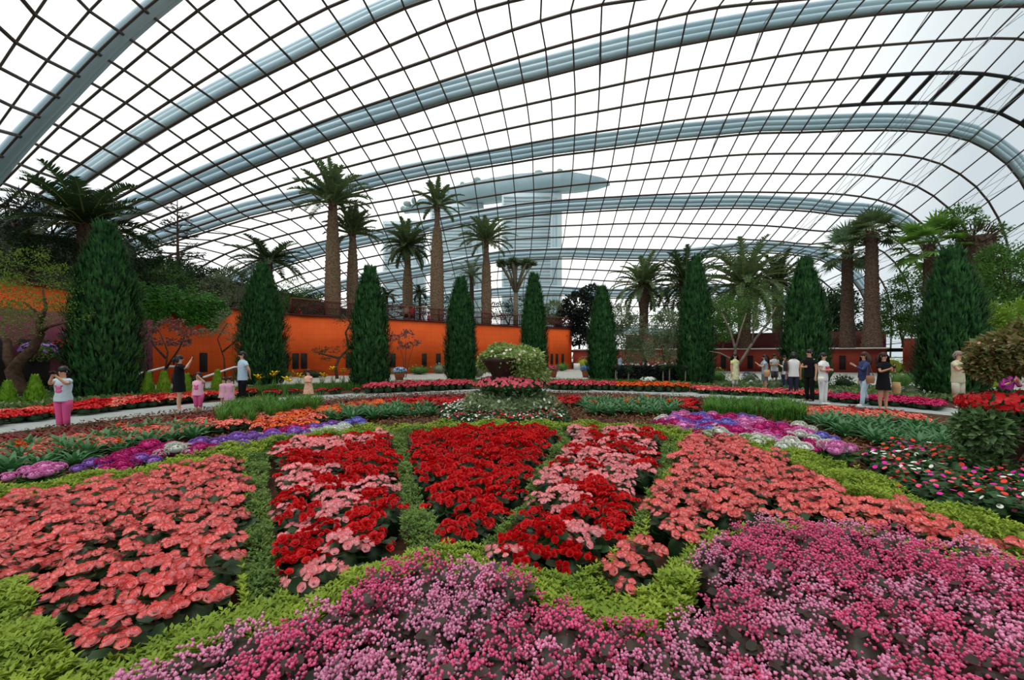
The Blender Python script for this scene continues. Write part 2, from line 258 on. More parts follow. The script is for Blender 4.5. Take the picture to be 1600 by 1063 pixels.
# ------------------------------------------------------------------ the glass dome
# arch lines of the shell from behind the camera (first row) to the far foot; each pair is height-plane x,z in decimetres
DOME = """-344,-57 -330,-30 -318,0 -306,31 -295,60 -283,83 -269,105 -250,131 -222,162 -190,196 -155,224 -119,243 -81,255 -41,263 0,270 45,278 91,287 140,294 190,300 243,303 296,305 351,304 405,303 460,300 515,297 566,289 610,269 641,230 659,180 665,124 663,67 660,10
-344,-58 -329,-30 -317,0 -306,31 -295,59 -283,83 -269,105 -250,131 -223,163 -191,196 -156,224 -120,244 -82,256 -42,264 -1,271 44,279 90,287 139,295 190,301 242,304 296,306 351,306 406,305 462,303 517,301 569,292 613,271 644,233 662,183 667,126 665,67 662,11
-343,-59 -329,-30 -317,0 -305,30 -295,58 -283,82 -269,105 -250,131 -223,163 -191,196 -156,224 -120,244 -82,256 -42,265 -1,272 44,279 90,287 139,295 190,301 242,304 296,306 351,306 406,305 463,304 518,301 570,293 613,271 644,234 662,183 668,127 666,68 662,11
-343,-59 -329,-30 -317,1 -306,31 -294,58 -283,82 -269,105 -249,131 -223,163 -191,196 -156,224 -119,244 -82,257 -42,265 0,271 44,279 90,287 139,295 190,301 242,304 295,305 350,305 406,304 462,303 517,300 569,292 612,271 643,233 661,182 667,126 665,68 662,11
-344,-59 -330,-30 -319,2 -308,32 -295,60 -284,83 -270,106 -250,131 -223,163 -191,196 -155,225 -119,244 -81,257 -42,264 0,270 44,278 91,286 139,294 190,300 242,303 295,303 349,303 404,302 460,300 515,298 566,289 610,269 641,231 660,180 665,124 664,66 660,10
-346,-59 -334,-28 -323,3 -311,34 -299,61 -287,85 -272,107 -251,133 -224,165 -191,197 -155,226 -118,245 -81,257 -41,264 1,270 44,277 91,285 139,292 189,298 241,301 294,302 348,301 403,299 458,297 512,294 563,286 606,265 637,227 656,178 662,122 661,65 658,9
-347,-58 -337,-27 -326,4 -314,35 -302,62 -289,86 -274,109 -253,135 -225,166 -191,198 -155,226 -118,246 -81,257 -41,264 1,270 45,277 91,285 139,291 189,297 241,301 294,302 348,301 402,298 456,295 511,292 561,283 603,262 634,225 653,176 660,121 660,64 657,7
-345,-60 -336,-27 -324,4 -312,34 -301,62 -288,85 -272,108 -253,134 -225,165 -191,198 -155,227 -119,245 -81,256 -41,264 1,270 45,278 91,285 139,292 189,297 242,302 296,305 350,304 403,300 457,296 511,293 562,285 604,263 635,225 654,176 662,121 661,64 657,8
-336,-63 -328,-31 -314,0 -303,30 -294,59 -280,82 -266,105 -249,130 -222,160 -190,193 -155,224 -121,242 -83,254 -43,263 0,270 44,279 91,287 140,294 190,300 244,307 300,310 354,310 408,307 461,301 517,300 568,292 610,270 642,231 660,181 667,126 666,68 661,11
-320,-70 -307,-38 -295,-7 -285,23 -277,52 -266,76 -254,99 -238,124 -216,152 -188,184 -157,213 -124,235 -87,250 -46,262 -2,272 44,282 92,291 142,300 194,307 249,314 305,320 361,321 416,320 472,317 528,315 580,305 623,281 655,242 672,191 678,136 676,77 670,19
-302,-77 -285,-47 -274,-16 -267,15 -259,43 -251,69 -240,93 -227,117 -210,143 -188,172 -161,201 -129,226 -92,246 -51,261 -6,274 42,286 92,297 144,307 199,316 255,324 312,331 370,335 427,337 485,337 543,333 596,321 640,295 671,255 688,205 693,148 689,88 682,29
-293,-82 -273,-52 -264,-21 -258,10 -251,38 -243,65 -233,89 -222,113 -208,136 -191,162 -168,192 -137,220 -99,242 -56,260 -9,276 41,290 93,302 147,313 203,324 260,333 319,342 378,348 438,353 497,355 556,352 610,337 656,310 687,269 703,218 706,160 701,99 692,38
-304,-81 -284,-51 -277,-19 -270,12 -261,40 -250,67 -240,92 -227,115 -214,136 -199,158 -177,188 -146,217 -107,241 -62,261 -13,278 39,293 93,307 149,319 206,330 263,340 322,349 383,357 444,363 504,367 564,365 619,349 667,321 698,278 714,227 714,168 708,107 699,45
-341,-72 -325,-39 -315,-7 -304,22 -290,50 -276,76 -261,101 -245,123 -229,145 -211,167 -188,192 -155,219 -115,243 -69,264 -18,281 37,296 93,309 149,322 206,333 264,343 323,352 384,360 445,367 505,372 565,369 622,354 669,325 701,283 715,230 716,171 709,110 702,50
-381,-54 -365,-22 -351,9 -336,37 -319,63 -301,88 -282,111 -263,133 -243,154 -221,177 -196,200 -163,225 -122,248 -75,268 -21,285 35,299 93,311 149,323 206,335 264,345 323,354 384,362 445,369 505,374 564,371 621,356 669,326 700,284 715,232 716,173 709,112 703,52
-420,-43 -402,-11 -384,18 -365,46 -345,72 -324,96 -302,118 -280,140 -256,163 -230,185 -202,208 -169,232 -128,254 -79,273 -25,289 34,302 93,313 150,325 206,337 263,347 323,356 383,364 444,371 505,375 564,373 621,358 668,328 700,286 715,234 715,175 709,114 703,55
-461,-37 -440,-6 -418,24 -396,52 -372,78 -347,102 -321,124 -296,147 -267,170 -238,192 -207,215 -172,238 -132,260 -83,279 -28,294 32,305 93,315 150,327 206,339 263,349 323,358 383,366 444,373 505,377 564,375 621,360 668,330 700,288 715,236 715,177 709,116 703,57
-499,-31 -476,-1 -450,29 -424,58 -397,83 -368,108 -339,131 -309,153 -278,176 -245,198 -210,220 -173,243 -132,265 -84,284 -30,299 31,309 93,317 150,328 206,340 263,351 323,360 383,368 444,374 505,379 564,377 621,361 669,332 700,290 715,238 715,179 709,118 703,58
-536,-31 -511,-2 -482,29 -451,59 -421,86 -389,111 -356,135 -323,158 -288,182 -251,204 -212,225 -171,245 -129,266 -84,287 -31,304 28,315 92,320 150,330 206,342 264,352 323,362 383,370 445,376 505,380 564,378 621,363 668,334 700,291 715,239 715,180 709,119 703,60
-567,-26 -539,2 -507,34 -474,63 -440,90 -406,116 -370,139 -335,162 -297,186 -257,208 -215,228 -171,249 -126,268 -80,288 -30,307 25,321 85,329 147,336 206,345 264,354 323,363 384,372 445,378 505,381 565,379 620,365 667,335 699,291 714,239 715,181 709,120 703,61
-598,-15 -566,14 -531,44 -496,72 -459,98 -422,123 -384,146 -346,167 -306,189 -262,211 -217,231 -171,250 -123,269 -75,286 -25,304 26,321 82,336 143,344 203,353 264,358 323,366 383,374 444,379 505,381 564,380 619,368 666,336 699,291 714,240 715,182 709,122 703,62
-631,-2 -596,27 -557,56 -519,83 -480,107 -439,131 -398,151 -358,171 -314,192 -267,213 -219,232 -170,251 -120,268 -71,284 -20,300 33,316 87,331 143,345 202,357 262,363 323,369 383,376 444,381 505,384 564,382 619,369 667,338 699,294 714,242 715,184 709,124 703,64
-671,5 -634,33 -590,61 -547,87 -505,111 -460,133 -414,154 -368,173 -320,194 -270,214 -219,233 -168,251 -118,266 -67,282 -14,296 38,309 93,323 149,336 206,347 264,357 323,366 383,374 444,379 505,382 565,381 620,368 668,337 700,293 715,241 716,183 709,123 704,62
-710,3 -675,31 -628,59 -579,86 -532,111 -484,133 -433,155 -381,176 -329,197 -276,217 -222,234 -169,250 -116,264 -63,278 -10,291 44,303 98,315 154,327 210,337 268,346 326,355 385,361 445,366 505,370 566,371 622,358 671,326 702,282 717,232 718,172 711,112 706,52
-734,6 -700,34 -651,63 -599,89 -549,113 -498,136 -445,157 -392,178 -337,198 -280,217 -225,233 -169,248 -114,262 -60,274 -6,286 48,297 103,307 158,317 215,325 271,333 328,340 387,345 446,350 504,353 563,352 620,340 670,309 701,265 717,214 717,155 711,95 705,36
-741,8 -715,40 -672,68 -616,93 -561,117 -511,140 -455,160 -400,179 -345,197 -284,214 -226,230 -170,245 -113,258 -57,269 -2,280 52,290 107,299 163,307 219,315 274,321 330,326 387,330 443,334 500,336 558,334 618,323 669,292 701,248 716,197 717,138 710,78 703,18
-732,8 -749,47 -697,76 -639,102 -587,124 -525,145 -468,164 -412,181 -352,200 -287,215 -226,229 -168,243 -112,255 -55,265 1,274 55,283 111,290 165,297 221,304 277,309 332,314 388,315 444,317 501,318 556,315 614,304 664,273 695,228 710,178 711,119 705,58 698,-2
-681,1 -688,40 -650,78 -603,109 -552,131 -502,151 -451,170 -397,187 -344,202 -285,215 -228,227 -169,237 -110,248 -53,259 2,267 58,275 114,281 169,287 224,292 280,297 334,301 388,302 444,302 499,302 555,300 610,287 659,255 690,211 706,161 706,101 700,41 694,-19
-617,-8 -613,29 -577,64 -549,97 -505,117 -470,145 -430,167 -383,184 -335,197 -283,209 -229,220 -171,230 -111,240 -53,251 4,260 61,267 116,273 171,277 226,281 282,284 336,287 390,288 445,287 499,287 553,282 606,269 654,236 685,192 700,141 700,82 694,22 688,-38
-599,-10 -583,24 -557,58 -527,87 -491,110 -456,135 -418,158 -376,175 -331,187 -282,199 -230,210 -173,220 -113,232 -53,243 6,253 62,259 118,263 173,266 228,269 282,271 337,273 390,273 443,272 496,271 549,266 603,252 651,220 683,175 698,125 698,66 692,5 687,-54
-602,-9 -582,24 -562,57 -528,83 -493,106 -454,128 -414,149 -373,164 -330,176 -282,188 -230,199 -175,210 -114,223 -53,235 7,244 64,250 119,253 174,256 229,258 284,258 338,259 392,259 442,257 494,254 546,247 610,242 662,214 694,171 708,121 709,64 706,4 703,-52
-601,-8 -583,24 -562,55 -530,80 -493,101 -453,122 -413,140 -373,155 -330,167 -282,179 -231,190 -175,201 -115,214 -53,227 7,236 65,240 121,242 176,244 230,245 284,245 338,244 391,243 442,241 492,237 546,231 621,238 675,212 707,170 722,123 723,68 722,10 721,-44
-598,-8 -581,23 -559,52 -527,77 -490,97 -452,116 -413,133 -373,148 -330,160 -282,171 -231,181 -175,192 -116,205 -54,218 6,227 66,230 123,232 177,232 230,232 284,232 337,229 390,228 443,226 493,223 546,218 622,225 679,203 712,164 727,119 729,67 728,12 727,-40
-595,-8 -577,22 -555,50 -524,73 -488,93 -450,111 -412,127 -373,141 -330,153 -283,163 -231,173 -175,183 -116,196 -55,208 6,216 66,218 122,219 177,219 231,218 284,217 336,216 393,220 453,227 507,226 562,223 623,217 675,192 707,155 722,112 724,63 722,11 722,-39
-592,-7 -574,21 -553,48 -522,70 -485,89 -449,106 -412,121 -373,134 -330,145 -283,155 -231,164 -175,174 -117,186 -57,197 4,204 64,207 121,208 177,206 230,205 282,204 335,205 391,211 449,218 505,220 559,216 614,206 662,180 694,145 709,105 710,59 709,10 709,-37
-589,-7 -571,20 -549,46 -519,67 -483,85 -447,101 -411,115 -373,127 -330,138 -283,147 -231,156 -175,166 -118,176 -59,186 1,193 61,196 121,195 176,193 228,191 280,191 334,194 387,199 439,203 494,205 549,202 601,192 649,168 681,136 695,98 697,55 694,9 695,-35
-585,-7 -567,18 -547,43 -516,64 -480,80 -445,95 -410,109 -373,120 -330,130 -284,140 -232,148 -175,157 -119,166 -61,175 -3,181 59,183 120,181 174,179 226,176 279,177 332,181 385,186 437,189 491,190 546,188 599,178 646,157 677,127 690,91 690,50 687,8 689,-33
-581,-7 -563,17 -543,40 -513,60 -478,76 -443,90 -408,103 -372,114 -332,123 -284,132 -232,140 -177,148 -120,156 -62,163 -4,168 55,171 117,169 173,165 228,163 279,164 331,167 384,172 439,175 493,176 548,174 601,165 648,145 679,117 691,84 691,46 687,6 688,-31
-581,-5 -562,17 -541,39 -510,57 -475,72 -438,85 -402,96 -367,106 -329,115 -280,123 -227,131 -174,138 -117,144 -60,150 -3,154 55,156 113,156 171,152 226,150 277,150 328,152 382,156 438,159 491,159 546,157 600,150 647,131 679,107 694,77 696,43 694,8 696,-26
-592,3 -567,21 -540,39 -507,55 -469,68 -431,79 -393,89 -355,98 -315,105 -267,112 -216,119 -164,125 -109,130 -54,134 1,137 56,139 112,139 168,136 221,134 272,134 323,135 376,137 430,139 483,139 536,136 588,129 635,115 670,95 692,71 704,44 710,15 717,-16
-608,13 -576,27 -541,41 -503,53 -463,63 -421,72 -380,80 -339,87 -296,93 -249,99 -200,104 -149,109 -97,112 -45,115 7,118 60,119 112,119 164,118 216,116 266,116 316,116 366,116 418,116 469,115 521,112 571,106 617,96 656,82 688,65 713,47 731,24 743,-4
-625,21 -586,32 -543,41 -500,49 -456,57 -412,63 -367,69 -323,74 -278,79 -231,83 -183,87 -134,90 -85,93 -36,95 14,97 63,98 113,98 162,97 211,96 259,95 308,94 356,93 405,92 455,90 503,87 552,83 598,76 642,67 682,58 721,48 752,33 769,7
-638,26 -593,33 -545,38 -498,43 -451,48 -404,52 -357,56 -311,60 -264,63 -217,66 -169,68 -123,70 -75,72 -28,73 19,74 66,75 113,75 160,75 207,74 254,73 301,72 348,70 395,68 443,66 489,63 537,60 584,56 631,52 678,48 727,45 769,37 789,13
-642,23 -597,29 -547,31 -498,33 -449,36 -401,38 -353,41 -305,43 -257,45 -210,47 -163,48 -117,49 -71,50 -25,51 21,51 67,52 113,52 159,52 206,51 252,50 298,49 344,48 391,46 437,44 483,42 530,40 578,38 627,37 678,37 730,37 774,31 800,12
-642,15 -597,19 -547,20 -498,21 -449,22 -400,23 -352,24 -304,25 -257,26 -210,26 -163,27 -117,28 -70,28 -24,28 22,29 67,29 113,29 159,29 205,28 251,28 298,27 344,26 390,25 436,23 483,22 530,22 577,21 627,22 678,23 729,24 774,19 805,5
-641,6 -595,8 -547,7 -498,6 -450,6 -402,6 -354,6 -307,6 -259,6 -212,6 -165,6 -119,6 -72,6 -26,6 21,6 67,6 113,6 160,6 206,6 252,6 299,6 345,5 392,5 438,5 485,4 532,4 580,5 628,5 678,7 728,9 772,6 806,-5
-639,-6 -593,-5 -545,-7 -498,-8 -451,-10 -404,-10 -357,-11 -310,-12 -263,-13 -216,-13 -169,-14 -122,-14 -75,-14 -28,-15 19,-15 66,-15 113,-15 160,-15 207,-15 254,-15 301,-14 348,-14 395,-14 442,-13 489,-13 536,-12 583,-11 630,-10 677,-9 726,-6 771,-8 806,-18"""
T = np.array([[tuple(int(v) for v in p.split(',')) for p in r.split()] for r in DOME.strip().split('\n')], float)/10
def up2(a):
    p = np.concatenate([2*a[:, :1]-a[:, 1:2], a, 2*a[:, -1:]-a[:, -2:-1]], 1)
    mid = (-p[:, :-3]+9*p[:, 1:-2]+9*p[:, 2:-1]-p[:, 3:])/16
    o = np.zeros((a.shape[0], a.shape[1]*2-1, 2)); o[:, ::2] = a; o[:, 1::2] = mid; return o
T = up2(T)
def Yn(n): return 39.2+2.9*n+.03*n*n if n >= -8 else 17.92+2.6*(n+8)
NR = np.arange(-20, 27)
S3 = np.zeros((T.shape[0], T.shape[1], 3)); S3[..., 0] = T[..., 0]; S3[..., 2] = T[..., 1]
for r, n in enumerate(NR): S3[r, :, 1] = Yn(n)
# outward normals
du = np.gradient(S3, axis=1); dv = np.gradient(S3, axis=0); NRM = np.cross(du, dv); NRM /= np.linalg.norm(NRM, axis=2)[..., None]+1e-9
NRM[NRM[..., 2] < 0] *= -1 if True else 1
cen = np.array((8., 50., 0.)); flip = ((S3-cen)*NRM).sum(2) < 0; NRM[flip] *= -1
dome = ob('ceiling', None); tag(dome, kind='structure')
gm = bpy.data.materials.new('dome_glass'); gm.use_nodes = True; t = gm.node_tree; t.nodes.clear()
o_ = t.nodes.new('ShaderNodeOutputMaterial'); tr = t.nodes.new('ShaderNodeBsdfTransparent'); tr.inputs[0].default_value = (.90, .93, .925, 1)
gl = t.nodes.new('ShaderNodeBsdfGlossy'); gl.inputs['Roughness'].default_value = .05; gl.inputs['Color'].default_value = (.9, .95, .95, 1)
lw = t.nodes.new('ShaderNodeLayerWeight'); pw = t.nodes.new('ShaderNodeMath'); pw.operation = 'POWER'; pw.inputs[1].default_value = 5; fr = t.nodes.new('ShaderNodeMath'); fr.operation = 'MULTIPLY_ADD'; fr.inputs[1].default_value = .16; fr.inputs[2].default_value = .025
t.links.new(lw.outputs['Facing'], pw.inputs[0]); t.links.new(pw.outputs[0], fr.inputs[0]); mxs = t.nodes.new('ShaderNodeMixShader')
t.links.new(fr.outputs[0], mxs.inputs[0]); t.links.new(tr.outputs[0], mxs.inputs[1]); t.links.new(gl.outputs[0], mxs.inputs[2]); t.links.new(mxs.outputs[0], o_.inputs[0])
nr, nc = S3.shape[:2]; idx = np.arange(nr*nc).reshape(nr, nc)
keepc = (S3[:-1, :-1, 2]+S3[1:, 1:, 2])/2 > -.8
q = np.stack([idx[:-1, :-1], idx[:-1, 1:], idx[1:, 1:], idx[1:, :-1]], -1)[keepc]
MB().add((S3+NRM*.12).reshape(-1, 3), q).build('glass_panes', gm, dome, True)
def bar(P, N, w, h, name, m=m_bar):
    """rectangular bar along the points P, width w, depth h along the normals N"""
    ok = P[:, 2] > -1.
    if ok.sum() < 2: return
    a = np.argmax(ok); b = len(ok)-np.argmax(ok[::-1]); P = P[a:b]; N = N[a:b]
    T_ = np.gradient(P, axis=0); T_ /= np.linalg.norm(T_, axis=1)[:, None]; S_ = np.cross(T_, N); S_ /= np.linalg.norm(S_, axis=1)[:, None]
    V = np.stack([P-S_*w/2-N*h/2, P+S_*w/2-N*h/2, P+S_*w/2+N*h/2, P-S_*w/2+N*h/2], 1).reshape(-1, 3); n = len(P)
    F = [(k*4+j, k*4+(j+1) % 4, k*4+4+(j+1) % 4, k*4+4+j) for k in range(n-1) for j in range(4)]
    return MB().add(V, F).build(name, m, dome)
for r, n in enumerate(NR): k_ = min(1, max(.5, (n+16)/16)); bar(S3[r], NRM[r], .20*k_, .2*k_*k_, 'arch_bar')
for c in range(0, nc): bar(S3[:, c], NRM[:, c], .14, .12, 'cross_bar')
# row of opening vents high on the right: heavier dark bars between two arch lines
for c in range(44, 54): bar(S3[24:26, c], NRM[24:26, c], .42, .3, 'vent_frame', mat('vent_dark', (40, 38, 38), None, 1, .6))
for r in (24, 25): bar(S3[r, 43:54], NRM[r, 43:54], .3, .32, 'vent_frame', MATS['vent_dark'])
# great steel ribs outside the glass, one at every fourth arch line
for n in range(-18, 25, 4):
    r = n+20; P = S3[r]; ty = np.gradient(P, axis=0); N = np.c_[-ty[:, 2], np.zeros(len(P)), ty[:, 0]]; N /= np.linalg.norm(N, axis=1)[:, None]; N[:, 1] = float(np.interp(n, [-10, -6, -2, 2, 6], [1.6, 1.15, .55, .12, 0])); N = N/np.linalg.norm(N, axis=1)[:, None]; ok = P[:, 2] > -1.5; P = P[ok]; N = N[ok]
    b = MB()
    for off, rad in ((.6, .36), (1.25, .42), (1.95, .36)): b.tube(P+N*off, rad, 8, cap=False)
    # plates joining the tubes
    w = np.stack([P+N*.4, P+N*2.1], 1).reshape(-1, 3); wy = w+np.array((0, .15, 0)); k = len(P)
    b.add(np.concatenate([w-np.array((0, .12, 0)), w+np.array((0, .12, 0))]), [(2*j+d, 2*j+2+d, 2*j+3+d, 2*j+1+d) for j in range(k-1) for d in (0, 2*k)])
    b.build('steel_rib', m_steel, dome, True)
    s_ = MB()
    for j in range(2, k-2, 6):
        for dr in (-1, 1):
            if 0 <= r+dr < nr:
                e = S3[r+dr][ok][j]; s_.tube([P[j]+N[j]*.5, e], .05, 4, cap=False)
    s_.build('rib_strut', m_strut, dome)
# wind bracing cables on the steep end of the shell
b = MB()
for r in range(22, 40, 2):
    for c in range(46, 60, 3):
        A = S3[r, c]-NRM[r, c]*.6; B_ = S3[min(r+4, nr-1), c+1]-NRM[min(r+4, nr-1), c+1]*.6
        if min(A[2], B_[2]) > 1: b.tube([A, B_], .035, 4, cap=False)
        B_ = S3[r-4, c+1]-NRM[r-4, c+1]*.6
        if min(A[2], B_[2]) > 1: b.tube([A, B_], .035, 4, cap=False)
b.build('bracing_cable', m_strut, dome)

# ------------------------------------------------------------------ ground, path, terraces, walls
def disc(name, pts, z, m, th=.0, kind='structure'):
    n = len(pts); V = [(x, y, z) for x, y in pts]
    b = MB().add(V, tessellate_polygon([[Vector(p) for p in V]]))
    if th: b.add([(x, y, z) for x, y in pts]+[(x, y, z-th) for x, y in pts], [(k, n+k, n+(k+1) % n, (k+1) % n) for k in range(n)])
    o = b.build(name, m); tag(o, kind=kind); return o
disc('ground_outside', [(-1500, -300), (1500, -300), (1500, 2500), (-1500, 2500)], -1.6, mat('outside_ground', (150, 160, 150), (170, 176, 168), .01, .9))
disc('floor', [(-64, -14), (72, -14), (76, 60), (74, 132), (-62, 132), (-66, 60)], 0, paving)
RT = [(-140, 11.5), (-100, 12.2), (-83, 11.8), (-63, 11.1), (-43, 10.9), (-16, 10.9), (8, 11.3), (26, 11.6), (40, 11.7), (65, 12.6), (90, 13.2), (140, 13)]
def ring(th, dr=0):
    r = np.interp(th, [a for a, _ in RT], [b for _, b in RT])+dr; a = math.radians(th)
    return (.3+r*math.sin(a), 8+r*math.cos(a))
TH = list(range(-180, 180, 4))
disc('ground_border', [ring(t_, 8.3+(-3.2 if -6 < t_ < 10 else 0)*0) for t_ in TH], .015, soil)
disc('path', [ring(t_, .95) for t_ in TH], .03, pathm)
disc('ground_bed', [ring(t_, -1.5) for t_ in TH], .05, soil, .03)

def wall(name, pts, z0, z1, th, m, parent=None, kind='structure'):
    """wall of thickness th along plan points; z1 may be a list"""
    P = np.array(pts, float); n = len(P); T_ = np.gradient(P, axis=0); T_ /= np.linalg.norm(T_, axis=1)[:, None]
    Nn = np.c_[-T_[:, 1], T_[:, 0]]; z1 = np.broadcast_to(np.asarray(z1, float), (n,)); z0 = np.broadcast_to(np.asarray(z0, float), (n,))
    V = np.concatenate([np.c_[P, z0], np.c_[P+Nn*th, z0], np.c_[P+Nn*th, z1], np.c_[P, z1]])
    F = [(j*n+k, j*n+k+1, ((j+1) % 4)*n+k+1, ((j+1) % 4)*n+k) for k in range(n-1) for j in range(4)]
    F += [(0, n, 2*n, 3*n), (n-1, 4*n-1, 3*n-1, 2*n-1)]
    o = MB().add(V, F).build(name, m, parent)
    if not parent and kind: tag(o, kind=kind)
    return o
def brickify(m, sx, sy, dk):
    t = m.node_tree; p = t.nodes['Principled BSDF']; src = p.inputs['Base Color'].links[0].from_socket
    br = t.nodes.new('ShaderNodeTexBrick'); br.offset = 0; br.inputs['Color1'].default_value = (1, 1, 1, 1); br.inputs['Color2'].default_value = (.95, .95, .95, 1)
    br.inputs['Mortar'].default_value = (dk, dk, dk, 1); br.inputs['Scale'].default_value = 1; br.inputs['Mortar Size'].default_value = .012
    br.inputs['Brick Width'].default_value = sx; br.inputs['Row Height'].default_value = sy
    co = t.nodes.new('ShaderNodeTexCoord'); sp = t.nodes.new('ShaderNodeSeparateXYZ'); ca = t.nodes.new('ShaderNodeMath'); ca.operation = 'ADD'; cb = t.nodes.new('ShaderNodeCombineXYZ')
    t.links.new(co.outputs['Object'], sp.inputs[0]); t.links.new(sp.outputs[0], ca.inputs[0]); t.links.new(sp.outputs[1], ca.inputs[1])
    t.links.new(ca.outputs[0], cb.inputs[0]); t.links.new(sp.outputs[2], cb.inputs[1]); t.links.new(cb.outputs[0], br.inputs['Vector'])
    mu = t.nodes.new('ShaderNodeMix'); mu.data_type = 'RGBA'; mu.blend_type = 'MULTIPLY'; mu.inputs['Factor'].default_value = 1
    t.links.new(src, mu.inputs['A']); t.links.new(br.outputs['Color'], mu.inputs['B']); t.links.new(mu.outputs['Result'], p.inputs['Base Color'])
brickify(orange, .6, .45, .8)
WL = [(-20.2, 2), (-20.2, 10), (-20, 17), (-19.4, 23), (-18.2, 26.6), (-16.6, 31), (-13.6, 33.4), (-9.4, 36), (-5, 39.6), (0, 44), (6.75, 48.6)]
def smooth_line(P, n=60):
    P = np.array(P, float); d = np.r_[0, np.cumsum(np.linalg.norm(np.diff(P, axis=0), axis=1))]; q = np.linspace(0, d[-1], n)
    Q = np.c_[np.interp(q, d, P[:, 0]), np.interp(q, d, P[:, 1])]
    for _ in range(3): Q[1:-1] = (Q[:-2]+2*Q[1:-1]+Q[2:])/4
    return Q
WLs = smooth_line(WL)
wl = wall('wall_left', WLs, 0, 4.5, .4, orange)
def wy(px):   # depth of the orange wall at a picture column
    c = WLs[:, 0]/WLs[:, 1]*FPX+CXP; return float(np.interp(px, c[8:], WLs[8:, 1]))
b = None
for px in (318, 446, 462, 475, 545, 614, 663, 685, 760, 800, 862, 870, 879):
    Y = wy(px); X = at(px, Y); k = np.argmin(np.hypot(WLs[:, 0]-X, WLs[:, 1]-Y)); tv = WLs[min(k+1, 59)]-WLs[k-1]
    MB().box((X, Y-.02, 1.15), (.42 if px < 700 else .3, .12, 1.15), math.atan2(tv[1], tv[0])).build('window_slot', dark, wl)
wall('wall_terrace_edge', [(x+.1, y+.0) for x, y in WLs], 4.5, 4.62, .3, maroon)
# purple lower wall at the far left, with two dark doorways
PW = [(-18.9, 4), (-18.9, 12), (-18.6, 17), (-17.9, 21.4)]
pw = wall('wall_purple', PW, 0, 3.35, .3, purple)
for yy, ww in ((15.2, 1.1), (16.9, 1.3)):
    d = MB().box((0, 0, 1.1), (.12, ww, 2.2)).lathe([(ww/2, -.06), (ww/2, .06)], 16).build('doorway', dark, pw, loc=(-18.62, yy, 0))
# left terrace deck behind the wall, and the tall dark building edge behind its planting
tl = [tuple(p) for p in WLs[::3]]+[(6.75, 60), (0, 84), (-52, 84), (-56, 30), (-50, -6), (-20.2, -6)]
dk = MB(); n = len(tl)
disc('floor_terrace_left', tl, 4.45, mat('terrace_soil', (70, 62, 48), (90, 84, 60), 1, .95))
BWL = [(x*1.27, y*1.27) for x, y in ((-24.5, 2), (-25, 12), (-27, 24), (-29, 38), (-28.5, 52), (-24, 64))]
bz = [1.6+(z-1.6)*1.27 for z in (8.6, 8.6, 8.4, 8.8, 9.2, 8.0)]
wall('wall_back_left', BWL, 4.4, bz, .8, mat('shade_green_wall', (44, 48, 38), (62, 58, 44), 2, .9))  # wall's own dark brown-green
wall('wall_back_left_coping', [(x+.2, y) for x, y in BWL], bz, [z+.35 for z in bz], 1.6, mat('coping', (66, 66, 76), None, 1, .6))
# right: brick red wall, pale ledge, maroon balustrade, raised terrace
WR = smooth_line([(6.9, 48.6), (9.5, 47.6), (13, 46), (20, 43.5), (27, 40.5), (33.2, 38.0)], 30)
wr = wall('wall_right', WR, 0, 2.15, .4, redwall)
for px in (1007, 1130, 1172, 1290, 1316):
    X = WR[:, 0]; c = WR[:, 0]/WR[:, 1]*FPX+CXP; Y = float(np.interp(px, c, WR[:, 1])); MB().box((at(px, Y), Y-.03, .9), (.45, .12, 1.3), -.33).build('window_slot', dark, wr)
wall('trim_1', WR-np.array((0, .25)), 2.15, 2.27, .9, white)
wall('wall_balustrade_right', WR[6:]+np.array((0, .1)), 2.27, 3.75, .15, maroon)
wall('wall_right_end', [(33.0, 36.0), (36, 35.2), (40, 34), (48, 31), (60, 27)], 0, 3.0, .4, redwall)
disc('floor_terrace_right', [tuple(p) for p in WR[::4]]+[(36, 36.5), (60, 30), (72, 34), (72, 100), (10, 100), (6.9, 60)], 2.2, mat('terrace_soil', (70, 62, 48)))

# far away, outside the glass: a hotel of three towers carrying one long boat-shaped deck
hz = mat('hazy_concrete', (190, 204, 208), (198, 210, 214), .01, .9, .1); hzg = mat('hazy_glass', (144, 166, 176), (156, 176, 184), .05, .5, .3)  # distance haze is mixed into these colours: pale, bluish, low contrast
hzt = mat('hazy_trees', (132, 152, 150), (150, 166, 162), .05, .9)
bd = thing('hotel_building', 'hazy pale blue-grey hotel of three slab towers under one long roof deck, beyond the glass', 'building', (0, 520, 0))
def bx_(b, YB, px0, px1, z0, z1, y0, y1):
    x0, x1 = at(px0, YB), at(px1, YB); b.box(((x0+x1)/2, YB-520+(y0+y1)/2, (z0+z1)/2), (x1-x0, y1-y0, z1-z0))
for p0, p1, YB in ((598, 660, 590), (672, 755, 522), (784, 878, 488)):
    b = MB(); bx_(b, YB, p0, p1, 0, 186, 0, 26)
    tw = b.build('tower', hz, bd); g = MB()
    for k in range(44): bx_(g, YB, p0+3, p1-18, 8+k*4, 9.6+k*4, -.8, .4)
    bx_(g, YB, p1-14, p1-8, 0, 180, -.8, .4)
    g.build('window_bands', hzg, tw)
b = MB(); V = []; K = 30; tr_ = MB()
